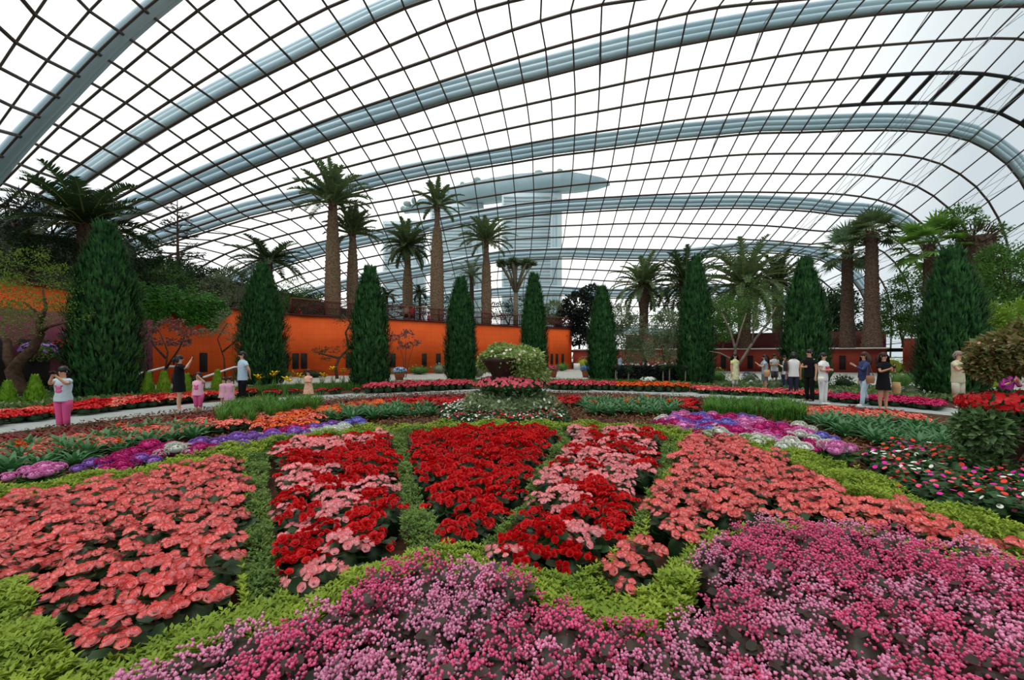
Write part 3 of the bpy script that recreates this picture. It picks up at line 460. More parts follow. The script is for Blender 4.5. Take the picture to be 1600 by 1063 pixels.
for k in range(K+1):
    t_ = k/K; px = 628+t_*(957-628); Yd = np.interp(px, [628, 720, 800, 880, 957], [590, 518, 492, 480, 494]); x = at(px, Yd); Yd -= 520
    wd = 20*(math.sin(PI*min(1, max(.02, t_)))**.35); th = 20*(math.sin(PI*min(.985, max(.02, t_)))**.5)
    V += [(x, 13+Yd-wd, 206), (x, 13+Yd+wd, 206), (x, 13+Yd+wd*.5, 206-th), (x, 13+Yd-wd*.5, 206-th)]
    if t_ < .8:
        for _ in range(2): tr_.ell((x+R.uniform(-4, 4), Yd+R.uniform(-2, 16), 207), (R.uniform(3, 6), 4, R.uniform(2.5, 5)), 7, 5, wob=.1)
F = [(k*4+j, k*4+(j+1) % 4, k*4+4+(j+1) % 4, k*4+4+j) for k in range(K) for j in range(4)]+[(0, 1, 2, 3), (K*4+3, K*4+2, K*4+1, K*4)]
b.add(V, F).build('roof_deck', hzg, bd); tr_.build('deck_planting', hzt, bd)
# glass railing and posts on the left terrace
rl = thing('terrace_railing', 'long dark maroon mesh railing along the top of the orange wall', 'railing')
seg = [p+np.array((-.0, .25)) for p in WLs if p[0]/p[1]*FPX+CXP > 432]
seg = np.array(seg); P3 = np.c_[seg, np.full(len(seg), 5.78)]
MB().tube(P3, .045, 5).build('top_rail', mat('rail_wood', (120, 78, 56), None, 1, .6), rl)
b = MB()
d = np.r_[0, np.cumsum(np.linalg.norm(np.diff(seg, axis=0), axis=1))]
for q in np.arange(0, d[-1], .11): b.box((np.interp(q, d, seg[:, 0]), np.interp(q, d, seg[:, 1]), 5.17), (.035, .035, 1.1))
for z in (4.7, 5.2, 5.65): b.tube(np.c_[seg, np.full(len(seg), z)], .025, 4)
b.build('mesh_infill', maroon, rl)
for q in np.arange(0, d[-1], 2.4): MB().box((np.interp(q, d, seg[:, 0]), np.interp(q, d, seg[:, 1]), 5.15), (.09, .09, 1.25)).build('post', maroon, rl)

# ------------------------------------------------------------------ trees and palms
cyp_m = mat('cypress_green', (26, 62, 36), (68, 120, 62), 4.5, .7, .2, .06)
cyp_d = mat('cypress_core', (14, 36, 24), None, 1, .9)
TUFT = ([(0,-.3,0),(0,.3,0),(.5,-.5,.14),(.5,.5,.14),(1,0,.02)], [([(0,2,3,1)], 0), ([(2,4,3)], 0)])
def cypress(x, y, h, r, label, seed, n=7500):
    global R
    R = np.random.default_rng(seed)
    t = thing('cypress_tree', label, 'tree', (x, y, 0), group='columnar cypresses around the flower beds')
    def rad(z):   # outline of the column
        s = z/h
        return r*np.interp(s, [0, .04, .15, .35, .55, .72, .87, 1], [.62, .86, .98, 1, .87, .62, .31, .02])
    z = h*np.linspace(.02, .97, 14)
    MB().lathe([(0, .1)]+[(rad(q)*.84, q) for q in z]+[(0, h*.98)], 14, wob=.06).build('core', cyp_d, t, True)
    u = R.uniform(0, 1, n); zz = h*(.01+.97*(1-(1-u)**.85)); a = rnd(n, 0, 2*PI)
    # vertical flames: tufts lean out of lobes running up the column
    lob = 1+.10*np.sin(a*6+seed+zz*1.3)+.07*np.sin(a*13-zz*2.6)+.05*np.sin(zz*5+a*3)
    rr = rad(zz)*lob*rnd(n, .72, 1.06); B = np.c_[np.cos(a)*rr, np.sin(a)*rr, zz]
    D = np.c_[np.cos(a)*.45, np.sin(a)*.45, np.ones(n)]+R.normal(0, .2, (n, 3)); Nn = np.c_[np.cos(a), np.sin(a), np.full(n, -.2)]
    MB().inst(TUFT, B, D, Nn, rnd(n, .2, .42)*(1+.25*zz/h), rnd(n, .05, .10)).build('foliage', cyp_m, t)
    MB().tube([(0, 0, 0), (0, 0, .8)], .12, 7).build('trunk', bark, t)
    return t
CY = [(165, 626, 352, 88, 'broad tall dark cypress column left of the group of photographing visitors', 1),
      (410, 604, 417, 67, 'dark cypress column behind the man in the light blue shirt', 2),
      (578, 608, 420, 55, 'cypress column behind the pink strip, second from the left palm group', 3),
      (720, 601, 437, 45, 'slim cypress column just left of the central planter', 4),
      (834, 598, 430, 38, 'slim cypress column rising right behind the central planter', 5),
      (941, 600, 451, 41, 'small slim cypress column left of the topiary standards', 6),
      (1087, 604, 405, 50, 'tall cypress column right of the topiary standards', 7),
      (1258, 612, 408, 60, 'cypress column behind the group of standing visitors', 8),
      (1487, 624, 392, 80, 'broad dark cypress column at the right beside the man with a camera', 9)]
for px, py, pt, w, lb, sd_ in CY:
    X, Y = gp(px, py); cypress(X, Y, zt(pt, Y), w/2/FPX*Y, lb, sd_)
R = np.random.default_rng(11)

def frond_crown(n, Lf, e0, e1, droop, leaf, wl_, mi=0, npair=32, r0=.15, vee=.5, keep=1.):
    """pinnate palm crown: n fronds of length Lf, start elevation from e0 (outer) to e1 (inner)"""
    b = MB()
    for k in range(n):
        a = k*2.39996+R.uniform(-.2, .2); e = e0+(e1-e0)*(k/n)**.9+R.uniform(-.08, .08); L_ = Lf*R.uniform(.85, 1.08)
        s = np.linspace(0, 1, npair+2); el = e-droop*s*s*(1.1-.35*(k/n)); dr = L_/(npair+1)
        hx = np.r_[0, np.cumsum(np.cos(el)*dr)][:-1]+r0; hz_ = np.r_[0, np.cumsum(np.sin(el)*dr)][:-1]
        P = np.c_[hx*math.cos(a), hx*math.sin(a), hz_]
        b.tube(P[::3], np.linspace(.045, .012, len(P[::3]))*Lf/3, 4, mi+1, cap=False)
        D0 = np.gradient(P, axis=0); D0 /= np.linalg.norm(D0, axis=1)[:, None]; side = np.array((-math.sin(a), math.cos(a), 0)); up = np.cross(D0, side); up[up[:, 2] < 0] *= -1
        q = s[2:]; ll = leaf*np.interp(q, [0, .15, .5, .85, 1], [.35, .8, 1, .7, .35])
        for sg in (-1, 1):
            Dl = D0[2:]*.55+sg*side*.9+up[2:]*vee*.5+R.normal(0, .07, (len(q), 3))+np.array((0, 0, -.12))
            b.inst(BLADE, P[2:], Dl, up[2:], ll*rnd(len(q), .85, 1.1), wl_, mi)
    return b
def fan_crown(n, Lp, Rf, e0, e1, mi=0, seg=15):
    b = MB()
    for k in range(n):
        a = k*2.39996+R.uniform(-.2, .2); e = e0+(e1-e0)*(k/n)+R.uniform(-.1, .1); d = np.array((math.cos(a)*math.cos(e), math.sin(a)*math.cos(e), math.sin(e)))
        tip = d*Lp; b.tube([(0, 0, 0), tip*.5+np.array((0, 0, .04)), tip], .025, 4, mi+1, cap=False)
        side = np.array((-math.sin(a), math.cos(a), 0)); up = np.cross(d, side); up *= 1 if up[2] > 0 else -1
        f = np.linspace(-1.9, 1.9, seg); D = np.cos(f)[:, None]*d+np.sin(f)[:, None]*side+np.array((0, 0, -.15))+up*.1
        b.inst(BLADE, np.tile(tip, (seg, 1)), D, np.tile(up, (seg, 1)), Rf*(1-.18*np.abs(f)/1.9)*rnd(seg, .9, 1.1), .13*Rf+.03, mi)
    return b
palm_g = mat('palm_green', (66, 90, 54), (100, 116, 76), 3, .5, .35, .08); palm_gd = mat('palm_dark', (34, 54, 32), (54, 74, 42), 3, .5, .35, .08)
palm_gl = mat('palm_blue_green', (92, 118, 88), (120, 142, 108), 3, .5, .35); palm_gy = mat('palm_light_green', (84, 128, 48), (120, 158, 66), 3, .5, .35); rach = mat('frond_stalk', (122, 130, 72), None, 1, .6)
def trunk(b, h, prof, seg=14, lean=(0, 0), scar=.35):
    """prof: (fraction, radius) with leaf-scar rings"""
    n = max(8, int(h/scar)); V = []; a = np.arange(seg)/seg*2*PI; rows = []
    for k in range(n+1):
        s = k/n; r = np.interp(s, [p for p, _ in prof], [q for _, q in prof]); 
        for rr, dz in ((r*.95, 0), (r*1.04, .75*h/n)):
            if s == 1 and dz: continue
            rows.append(np.c_[lean[0]*s*s+np.cos(a+k*.22)*rr*(1+.05*((np.arange(seg)+k) % 2)), lean[1]*s*s+np.sin(a+k*.22)*rr*(1+.05*((np.arange(seg)+k) % 2)), np.full(seg, s*h+dz)])
    m = len(rows); b.add(np.concatenate(rows), [(k*seg+j, k*seg+(j+1) % seg, (k+1)*seg+(j+1) % seg, (k+1)*seg+j) for k in range(m-1) for j in range(seg)])
    return b
def palm(label, px, Y, z0, ptop, prof, crown, cm, tb=palm_bark, lean=(0, 0), boots=True, group=None, name='palm_tree'):
    X = at(px, Y); h = zt(ptop, Y)-z0; t = thing(name, label, 'palm tree', (X, Y, z0), R.uniform(0, 6), group)
    t.rotation_euler = (0, 0, 0)
    trunk(MB(), h, prof, lean=lean).build('trunk', tb, t, True)
    rt = prof[-1][1]
    if boots:
        n = 46; a = rnd(n, 0, 2*PI); z = rnd(n, h-1.0, h+.15); MB().inst(BLADE, np.c_[lean[0]+np.cos(a)*rt*.8, lean[1]+np.sin(a)*rt*.8, z], np.c_[np.cos(a)*.5, np.sin(a)*.5, np.ones(n)], np.c_[np.cos(a), np.sin(a), np.zeros(n)], rnd(n, .35, .6), rt*.5).build('leaf_bases', palm_bark2, t)
    o = crown.build('crown', [cm, rach], t); o.location = (lean[0], lean[1], h)
    return t
# left terrace: stout trunks
T0 = 4.45
wine = 'stout palms on the left terrace'
palm('tallest stout grey-trunked palm on the left terrace, leftmost of the pair behind the railing', 520, 37, T0, 318, [(0, .62), (.25, .66), (.6, .56), (.85, .42), (1, .3)], frond_crown(46, 3.5, .0, 1.4, 1.0, .6, .11, vee=.9), palm_g, group=wine)
palm('slimmer stout palm close right of the tallest palm on the left terrace', 551, 39, T0, 366, [(0, .5), (.4, .52), (.75, .4), (1, .22)], frond_crown(36, 2.7, .0, 1.4, .9, .5, .1, vee=.9), palm_g, group=wine)
palm('stout palm with dense hanging crown above the two visitors at the railing', 637, 44, T0, 384, [(0, .42), (.25, .5), (.5, .52), (.75, .3), (1, .26)], frond_crown(50, 2.7, -.7, 1.3, .9, .55, .11, vee=.6), palm_g, group=wine)
palm('tall bottle-shaped palm with a thin neck and sparse crown on the terrace', 683, 42, T0, 322, [(0, .62), (.3, .66), (.6, .58), (.78, .42), (.83, .26), (1, .2)], frond_crown(24, 2.7, -.1, 1.3, 1.1, .5, .1, vee=.5), palm_g, group=wine)
palm('stout palm with speckled trunk, rightmost of the tall terrace palms', 760, 44, T0, 377, [(0, .52), (.4, .52), (.7, .42), (.8, .26), (1, .22)], frond_crown(38, 3.1, -.15, 1.25, 1.0, .5, .1, vee=.6), palm_g, group=wine)
palm('small thin palm between the tall terrace palms', 737, 47, T0, 430, [(0, .3), (1, .2)], frond_crown(20, 2.4, -.5, 1.3, 1.4, .45, .05), palm_g, palm_bark2, boots=False)
palm('dark umbrella-crowned palm above the second cypress on the left', 420, 33, T0, 408, [(0, .35), (1, .25)], frond_crown(30, 2.8, -.35, .9, 1.0, .6, .08), palm_gd, palm_bark2)
palm('wide dark palm at the far left rising behind the broad cypress', 134, 22, T0, 352, [(0, .4), (1, .32)], frond_crown(38, 3.1, -.2, 1.2, 1.1, .7, .09), palm_gd, palm_bark2, lean=(0, 0))
for px, pt, Y, lb in ((604, 462, 50, 'small dark palm left of the visitors on the terrace'), (656, 458, 52, 'small dark palm right of the visitors on the terrace'), (215, 420, 30, 'small grey-green fan palm behind the terrace hedge')):
    palm(lb, px, Y, T0, pt, [(0, .2), (1, .15)], frond_crown(18, 1.3, -.6, 1.2, 1.3, .4, .06), palm_gd, palm_bark2, boots=False)
# right terrace
TR = 2.2
palm('date palm with orange-brown trunk standing alone left of the tall right cypress', 1006, 47, TR, 447, [(0, .5), (.6, .46), (.85, .7), (1, .75)], frond_crown(46, 4.0, -.55, 1.35, 1.35, .62, .13), palm_g, palm_bark2)
palm('date palm half hidden behind the tall right cypress', 1072, 46, TR, 443, [(0, .5), (1, .6)], frond_crown(50, 4.7, -.7, 1.3, 1.35, .7, .13), palm_gd, palm_bark2)
palm('wide date palm with great arching fronds between two right-hand cypresses', 1163, 40, TR, 446, [(0, .5), (1, .6)], frond_crown(58, 5.0, -.75, 1.35, 1.3, .75, .13), palm_g, palm_bark2)
palm('date palm crown behind the wide date palm, right side', 1215, 50, TR, 440, [(0, .5), (1, .6)], frond_crown(40, 4.6, -.6, 1.3, 1.3, .7, .13), palm_gd, palm_bark2)
palm('fan palm with pale grey-green leaves, left of the two tall reddish trunks', 1324, 36, TR, 392, [(0, .58), (.3, .46), (1, .36)], fan_crown(34, 1.5, 1.15, -.9, 1.2), palm_gl, palm_bark2)
palm('fan palm with tall reddish trunk, right of the pair', 1362, 33, TR, 364, [(0, .66), (.2, .5), (1, .36)], fan_crown(26, 1.1, 1.1, -.6, 1.3), palm_g, palm_bark2)
palm('bright green fan palm right of the two reddish trunks', 1452, 31, TR, 385, [(0, .4), (1, .3)], fan_crown(30, 1.6, 1.3, -.9, 1.1), palm_gy, palm_bark2)

leafm = {'dk': mat('leaf_dark', (30, 52, 30), (48, 72, 38), 3, .6, .3, .1), 'md': mat('leaf_mid', (62, 102, 42), (94, 132, 56), 3, .6, .3, .1),
         'lt': mat('leaf_light', (104, 140, 44), (140, 168, 62), 3, .6, .3, .1), 'ol': mat('leaf_olive', (104, 122, 88), (134, 148, 112), 3, .6, .3, .1),
         'rd': mat('leaf_maroon', (104, 64, 60), (140, 104, 100), 3, .6, .3, .1), 'vn': mat('leaf_vine', (50, 104, 34), (80, 136, 46), 3, .6, .3, .1),
         'bk': mat('leaf_black_green', (28, 36, 32), (44, 52, 44), 3, .5, .4, .1), 'va': mat('leaf_variegated', (130, 150, 96), (86, 116, 62), 14, .6, .3, .1),
         'gl': mat('leaf_yellow_green', (140, 160, 40), (172, 182, 60), 3, .6, .3, .1)}
def blobs_leaves(b, blobs, n, size, shell=.5, up=.3, wr=.5, tm=DIA, clump=0):
    vol = np.array([q[3]*q[3]*q[4] for q in blobs])**.67; w = vol/vol.sum()
    for (x, y, z, rx, rz), ww in zip(blobs, w):
        k = max(6, int(n*ww)); d = unit(k); s = rnd(k, shell, 1)**.6
        if clump:   # leaves gathered in twiggy tufts
            c = unit(max(3, k//clump)); c = c*rnd(len(c), shell, 1)[:, None]**.6; d = c[R.integers(0, len(c), k)]+R.normal(0, .16, (k, 3)); s = np.ones(k)
        B = d*s[:, None]*np.array((rx, rx, rz))+np.array((x, y, z))
        D = d+R.normal(0, .6, (k, 3))+np.array((0, 0, up)); b.inst(tm, B, D, unit(k)+np.array((0, 0, 1.)), rnd(k, .6, 1.2)*size, rnd(k, .7, 1.2)*size*wr)
    return b
def limbs(b, base, blobs, r, seg=6, wig=.15):
    for (x, y, z, rx, rz) in blobs:
        a = np.array(base, float); e = np.array((x, y, z)); k = 6; s = np.linspace(0, 1, k)[:, None]
        P = a+(e-a)*s; P[:, 2] = a[2]+(e[2]-a[2])*s[:, 0]**.8; P[1:-1] += R.normal(0, wig*np.linalg.norm(e-a)/4, (k-2, 3))
        b.tube(P, np.linspace(r, r*.3, k), seg, cap=False)
        for _ in range(3):
            d = unit(1)[0]*np.array((rx, rx, rz))*.8; j = R.integers(2, k); b.tube([P[j], P[j]+(e+d-P[j])*.5+R.normal(0, .05, 3), e+d], [r*.35, r*.25, r*.12], 4, cap=False)
    return b
def tree(name, label, px, Y, z0, blobs, n, size, lm, trunk_r=.12, fork=.4, bm=bark, cat='tree', wr=.5, clump=0, shell=.5, group=None, up=.3, X=None, tm=DIA):
    """blobs: (px, py, depth offset, radius px, height-radius px) as seen at depth Y"""
    X = at(px, Y) if X is None else X; t = thing(name, label, cat, (X, Y, z0), group=group)
    B = [(at(q[0], Y)-X, q[2], zt(q[1], Y)-z0, q[3]/FPX*Y, q[4]/FPX*Y) for q in blobs]
    if trunk_r:
        zf = fork*min(q[2] for q in B); m = MB().tube([(0, 0, 0), (R.normal(0, .04), 0, zf*.5), (0, 0, zf)], [trunk_r*1.25, trunk_r*1.05, trunk_r], 8)
        limbs(m, (0, 0, zf*.97), B, trunk_r*.7); m.build('trunk', bm, t, True)
    blobs_leaves(MB(), B, n, size, shell, up, wr, tm, clump).build('foliage', leafm[lm], t)
    return t
# far left: feathery tree with a bent trunk in front of the purple wall
t = thing('feathery_tree', 'light green feathery tree with a bent forked brown trunk in front of the purple wall', 'tree', (*gp(34, 633), 0))
X0, Y0 = gp(34, 633)
def q3(px, py, dy=0): return (at(px, Y0)-X0, dy, zt(py, Y0))
m = MB(); m.tube([q3(34, 633), q3(30, 606), q3(20, 580), q3(33, 563), q3(52, 545), q3(64, 520), q3(60, 500)], [.22, .2, .19, .16, .13, .1, .07], 8)
m.tube([q3(22, 580), q3(12, 560), q3(0, 535, .2), q3(-25, 515, .4)], [.15, .12, .1, .06], 7); m.tube([q3(60, 522), q3(85, 512, -.2), q3(118, 505, -.3)], [.07, .05, .03], 6)
m.tube([q3(64, 515), q3(45, 490, .3), q3(20, 470, .3)], [.07, .05, .03], 6); m.tube([q3(62, 510), q3(72, 480), q3(66, 450)], [.06, .05, .02], 6); m.build('trunk', bark, t, True)
bl = [(*q3(px, py, dy), r/FPX*Y0, r*.55/FPX*Y0) for px, py, dy, r in ((30, 415, 0, 42), (70, 430, .4, 38), (15, 450, -.4, 45), (75, 460, -.4, 45), (40, 480, .3, 42), (95, 490, 0, 38), (0, 490, .3, 40), (60, 505, -.3, 36), (35, 395, .2, 22), (100, 450, .3, 25), (10, 525, .5, 30))]
blobs_leaves(MB(), bl, 5200, .09, .2, .1, .35, clump=14).build('foliage', mat('feathery_leaf', (92, 124, 46), (124, 152, 62), 3, .6, .3), t)
tree('spiky_tree', 'dark spiky-leaved tree against the glass at the far left edge', 40, 23, T0, [(15, 325, 0, 16, 14), (40, 318, 0, 18, 14), (66, 330, 0, 17, 15), (30, 350, .5, 18, 14), (60, 358, -.4, 18, 14), (85, 345, .3, 14, 12), (10, 345, .5, 16, 12), (45, 375, 0, 26, 14)], 900, .55, 'bk', .16, .3, wr=.12, tm=BLADE, shell=.1)
# sparse conifer
t = thing('sparse_conifer', 'thin sparse conifer silhouetted against the dome on the left terrace', 'tree', (at(277, 36), 36, T0)); m = MB(); f_ = MB(); H_ = zt(312, 36)-T0
m.tube([(0, 0, 0), (.05, 0, H_*.5), (0, 0, H_)], [.2, .12, .03], 7)
for k in range(64):
    s = R.uniform(.18, .97); a = R.uniform(0, 2*PI); l = (1-s)*3.6+.3; P = np.array([(0, 0, s*H_), (math.cos(a)*l*.5, math.sin(a)*l*.5, s*H_+.05), (math.cos(a)*l, math.sin(a)*l, s*H_+.45*(l*.35))])
    m.tube(P, [.05, .035, .02], 4, cap=False)
    k2 = int(14+30*(1-s)); w = rnd(k2, .3, 1)[:, None]; B = P[0]+(P[2]-P[0])*w; f_.inst(BLADE, B, (P[2]-P[0])/l+unit(k2)*.9, unit(k2), rnd(k2, .2, .45), .05)
m.build('trunk', bark, t, True); f_.build('foliage', leafm['bk'], t)
# hedge of climbers hanging over the orange wall
t = thing('climbing_plant', 'bright green climber spilling over the top of the orange wall', 'plant', (-18.6, 24, 4.5))
m = MB()
kk = 9000; px = rnd(kk, 205, 352); s = rnd(kk, -1, 1); Yv = np.array([wy(p) for p in px]); hang = np.interp(px, [205, 225, 245, 262, 285, 305, 322, 338, 352], [1.2, 1.9, 1.1, .5, 1.4, 1.1, 1.6, .8, .3])
zz = 4.6+np.where(s < 0, s*hang, s*(.55+.35*np.sin(px*.21)+.2*np.sin(px*.6))); off = np.where(s > 0, rnd(kk, -1.4, .12), rnd(kk, .06, .18)-s*.35); B = np.c_[(px-CXP)/FPX*Yv+18.6+off*.95, Yv-24-off*.3, zz-4.5]
m.inst(DIA, B, R.normal(0, .5, (kk, 3))+np.array((.6, -.3, -.4)), R.normal(0, .3, (kk, 3))+np.array((.6, -.4, .9)), rnd(kk, .1, .2), rnd(kk, .09, .16)); m.build('foliage', leafm['vn'], t)
# terrace planting behind the left wall
for nm, lb, px, Y, bl, n, sz, lm, cl in (
    ('evergreen_tree', 'dark evergreen crown behind the feathery tree at the left edge', 30, 21, [(0, 395, 0, 55, 36), (60, 390, 1, 50, 30), (100, 400, 1, 45, 28)], 3600, .16, 'dk', 0),
    ('evergreen_tree', 'dark bushy tree between the broad cypress and the wide palm trunk', 185, 25, [(205, 392, 0, 40, 30), (150, 400, 1, 45, 30), (235, 425, 1, 42, 28)], 3000, .18, 'dk', 0),
    ('leafy_tree', 'mid green bush below the sparse conifer', 250, 28, [(225, 440, 0, 40, 24), (262, 445, 0, 36, 20), (240, 420, 1, 26, 16)], 2600, .16, 'md', 0),
    ('evergreen_tree', 'dark mass of branches at the foot of the sparse conifer', 300, 33, [(275, 430, 0, 36, 26), (320, 440, 0, 36, 22), (345, 432, 1, 26, 18)], 2600, .2, 'dk', 0),
    ('leafy_tree', 'loose grey-green tree left of the second cypress', 355, 32, [(340, 455, 0, 26, 22), (365, 440, 0, 24, 22), (380, 470, -.6, 22, 20), (345, 478, 0, 18, 12)], 2200, .16, 'ol', 16),
    ('leafy_tree', 'thin leafy tree right of the second cypress above the railing', 455, 36, [(458, 452, 0, 26, 14), (480, 462, 0, 20, 14), (438, 470, 0, 22, 16)], 1500, .16, 'md', 16),
    ('evergreen_tree', 'dark shrub behind the railing left of the tallest palm', 450, 42, [(435, 470, 0, 30, 16), (480, 478, 0, 30, 14), (500, 470, 0, 20, 12)], 1800, .2, 'dk', 0),
    ('evergreen_tree', 'dark low shrub behind the two visitors on the terrace', 665, 50, [(650, 482, 0, 26, 12), (700, 478, 0, 30, 16), (620, 486, 0, 22, 10)], 1500, .22, 'dk', 0),
    ('evergreen_tree', 'dark low shrub right of the speckled palm trunk', 795, 52, [(780, 486, 0, 24, 14), (808, 478, 0, 20, 14)], 1000, .22, 'dk', 0)):
    tree(nm, lb, px, Y, T0, bl, int(n*1.8), sz, lm, .13, .35, clump=cl and cl*2)
# dragon tree with an umbrella crown
t = thing('dragon_tree', 'small dragon tree with a flat umbrella crown behind the cypress right of centre', 'tree', (at(806, 50), 50, T0)); m = MB(); f_ = MB(); zc = zt(413, 50)-T0; zf_ = zt(458, 50)-T0
tips = [(math.cos(a)*r_, math.sin(a)*r_, zc+.1-r_*.1) for a, r_ in [(k*.9, 1.9) for k in range(7)]+[(k*1.4+.3, 1.0) for k in range(4)]+[(0, .1)]]
m.tube([(0, 0, 0), (0, 0, zf_)], [.32, .26], 8)
for p in tips: m.tube([(0, 0, zf_-.1), (p[0]*.5, p[1]*.5, zf_+(zc-zf_)*.55), p], [.17, .12, .1], 6)
for p in tips:
    k = 230; D = unit(k); D[:, 2] = np.abs(D[:, 2])*.7-.1; f_.inst(BLADE, np.tile(p, (k, 1)), D, unit(k), rnd(k, .5, .85), .1)
m.build('trunk', barkpale, t, True); f_.build('foliage', palm_g, t)
# trees behind and before the right wall
for nm, lb, px, Y, z0, bl, n, sz, lm, cl, tr_ in (
    ('evergreen_tree', 'dark glossy evergreen tree between two slim cypresses', 905, 50, TR, [(905, 480, 0, 27, 24), (925, 462, 0, 18, 16), (888, 500, 0, 20, 22), (920, 505, 0, 26, 24), (900, 525, 0, 28, 14)], 2600, .3, 'bk', 0, .14),
    ('bushy_shrub', 'brown-green bush left of the dark glossy evergreen', 866, 50, TR, [(866, 488, 0, 14, 18), (864, 512, 0, 16, 18)], 700, .25, 'ol', 0, .08),
    ('olive_tree', 'grey-green olive tree left of the lone date palm', 972, 34, 0, [(985, 520, 0, 22, 28), (970, 498, 0, 16, 20), (990, 548, 0, 20, 20)], 2200, .13, 'ol', 12, .08),
    ('olive_tree', 'grey-green olive tree just left of the tall right cypress', 1040, 32, 0, [(1040, 512, 0, 24, 24), (1055, 540, 0, 20, 30), (1028, 545, 0, 18, 24), (1042, 495, 0, 16, 10)], 2800, .12, 'ol', 12, .08),
    ('leafy_tree', 'light leafy tree above the white-trunked tree right of the tall cypress', 1130, 38, TR, [(1130, 490, 0, 26, 24), (1120, 520, 0, 20, 16)], 2000, .16, 'md', 12, .1),
    ('evergreen_tree', 'dark tree filling the gap behind the two tall reddish palm trunks', 1300, 44, TR, [(1290, 490, 0, 26, 30), (1340, 480, 2, 24, 34), (1300, 515, 0, 40, 12)], 2200, .26, 'dk', 14, .16),
    ('leafy_tree', 'green tree right of the tall reddish palm trunk', 1410, 34, TR, [(1400, 480, 0, 24, 26), (1420, 450, 0, 24, 22), (1410, 512, 0, 32, 16), (1430, 500, 0, 20, 20)], 3000, .15, 'md', 14, .1),
    ('leafy_tree', 'yellow-green tree at the right edge beside the thick brown trunk', 1575, 26, TR, [(1570, 430, 0, 36, 30), (1600, 470, 0, 40, 30), (1560, 480, 0, 30, 26), (1620, 420, 1, 40, 40), (1580, 400, .5, 26, 20)], 4200, .15, 'md', 14, .14),
    ('leafy_tree', 'light green tree low at the right behind the broad cypress', 1540, 22, 0, [(1545, 500, 0, 26, 22), (1570, 520, 0, 30, 20), (1600, 500, 0, 30, 30), (1530, 530, 0, 20, 16)], 2800, .12, 'lt', 10, .1),
    ('leafy_tree', 'thin leafy crown reaching over the thick brown trunk', 1500, 30, TR, [(1500, 345, 0, 30, 18), (1540, 365, 0, 24, 16), (1480, 365, 0, 20, 14)], 900, .16, 'md', 14, .08)):
    tree(nm, lb, px, Y, z0, bl, int(n*2.2), sz*1.45, lm, tr_*.8, .3, clump=cl and cl*2, bm=bark)
# multi-stemmed pale tree
t = thing('white_trunk_tree', 'pale multi-stemmed tree with thin leaves behind the woman in a white top', 'tree', (*gp(1150, 606), 0)); X0, Y0 = gp(1150, 606); m = MB()
for pts, r_ in ((((1150, 606), (1146, 575), (1149, 545), (1140, 515), (1128, 490)), .09), (((1148, 580), (1166, 552), (1180, 530), (1200, 505), (1212, 480)), .08), (((1149, 575), (1140, 560), (1125, 552), (1108, 549)), .06), (((1148, 550), (1156, 520), (1166, 490)), .06), (((1175, 538), (1178, 510), (1190, 470)), .05)):
    m.tube([q3(*p) for p in pts], np.linspace(r_, r_*.4, len(pts)), 6)
m.build('trunk', barkpale, t, True)
bl = [(*q3(px, py, dy), r/FPX*Y0, r*.7/FPX*Y0) for px, py, dy, r in ((1135, 480, 0, 26), (1170, 468, .3, 28), (1205, 475, -.3, 26), (1190, 500, 0, 26), (1155, 505, .5, 20), (1215, 500, .3, 20), (1180, 445, 0, 16), (1112, 500, 0, 14))]
blobs_leaves(MB(), bl, 3600, .10, .1, .1, .4, clump=12).build('foliage', leafm['md'], t)
# thick brown trunk at the right with a ragged leafless head
t = thing('thick_trunk_tree', 'thick reddish-brown trunk with a ragged broken head behind the right cypress', 'tree', (at(1530, 30), 30, TR)); m = MB(); X0, Y0 = at(1530, 30), 30
def q4(px, py, dy=0): return (at(px, 30)-X0, dy, zt(py, 30)-TR)
m.tube([q4(1532, 535), q4(1530, 480), q4(1528, 430), q4(1524, 395), q4(1522, 370)], [.75, .7, .72, .95, .8], 10)
m.tube([q4(1530, 480), q4(1550, 462), q4(1568, 452)], [.35, .28, .2], 7); m.tube([q4(1526, 400), q4(1545, 378), q4(1552, 368)], [.5, .3, .2], 7); m.tube([q4(1524, 385), q4(1508, 372), q4(1500, 362)], [.5, .3, .2], 7)
m.build('trunk', palm_bark2, t, True); m = MB(); k = 120; d = unit(k); m.inst(BLADE, np.array(q4(1525, 375))+d*.8, d+np.array((0, 0, .5)), unit(k), rnd(k, .4, .9), .1); m.build('dead_leaf_bases', palm_bark2, t)
# small trees in front of the left walls
def small_tree(name, label, px, py, stems, bl, n, sz, lm, r_=.05, cl=10, wr=.5, cat='tree', bm=bark):
    global X0, Y0
    X0, Y0 = gp(px, py); t = thing(name, label, cat, (X0, Y0, 0)); m = MB()
    for s in stems: m.tube([q3(*p) for p in s], np.linspace(r_, r_*.4, len(s)), 6)
    m.build('trunk', bm, t, True)
    B = [(*q3(px, py, dy), r/FPX*Y0, r*fl/FPX*Y0) for px, py, dy, r, fl in bl]
    blobs_leaves(MB(), B, n, sz, .1, .1, wr, clump=cl).build('foliage', leafm[lm], t); return t
small_tree('japanese_maple', 'maroon-leaved maple left of the woman in black, before the orange wall', 262, 612, [((262, 612), (258, 580), (262, 550), (250, 520)), ((260, 575), (280, 545), (290, 522)), ((259, 560), (240, 540), (232, 520))], [(232, 512, 0, 16, .4), (262, 505, .3, 20, .4), (290, 518, 0, 18, .4), (245, 535, 0, 16, .4), (275, 535, .2, 16, .4), (298, 535, 0, 10, .4)], 900, .14, 'rd')
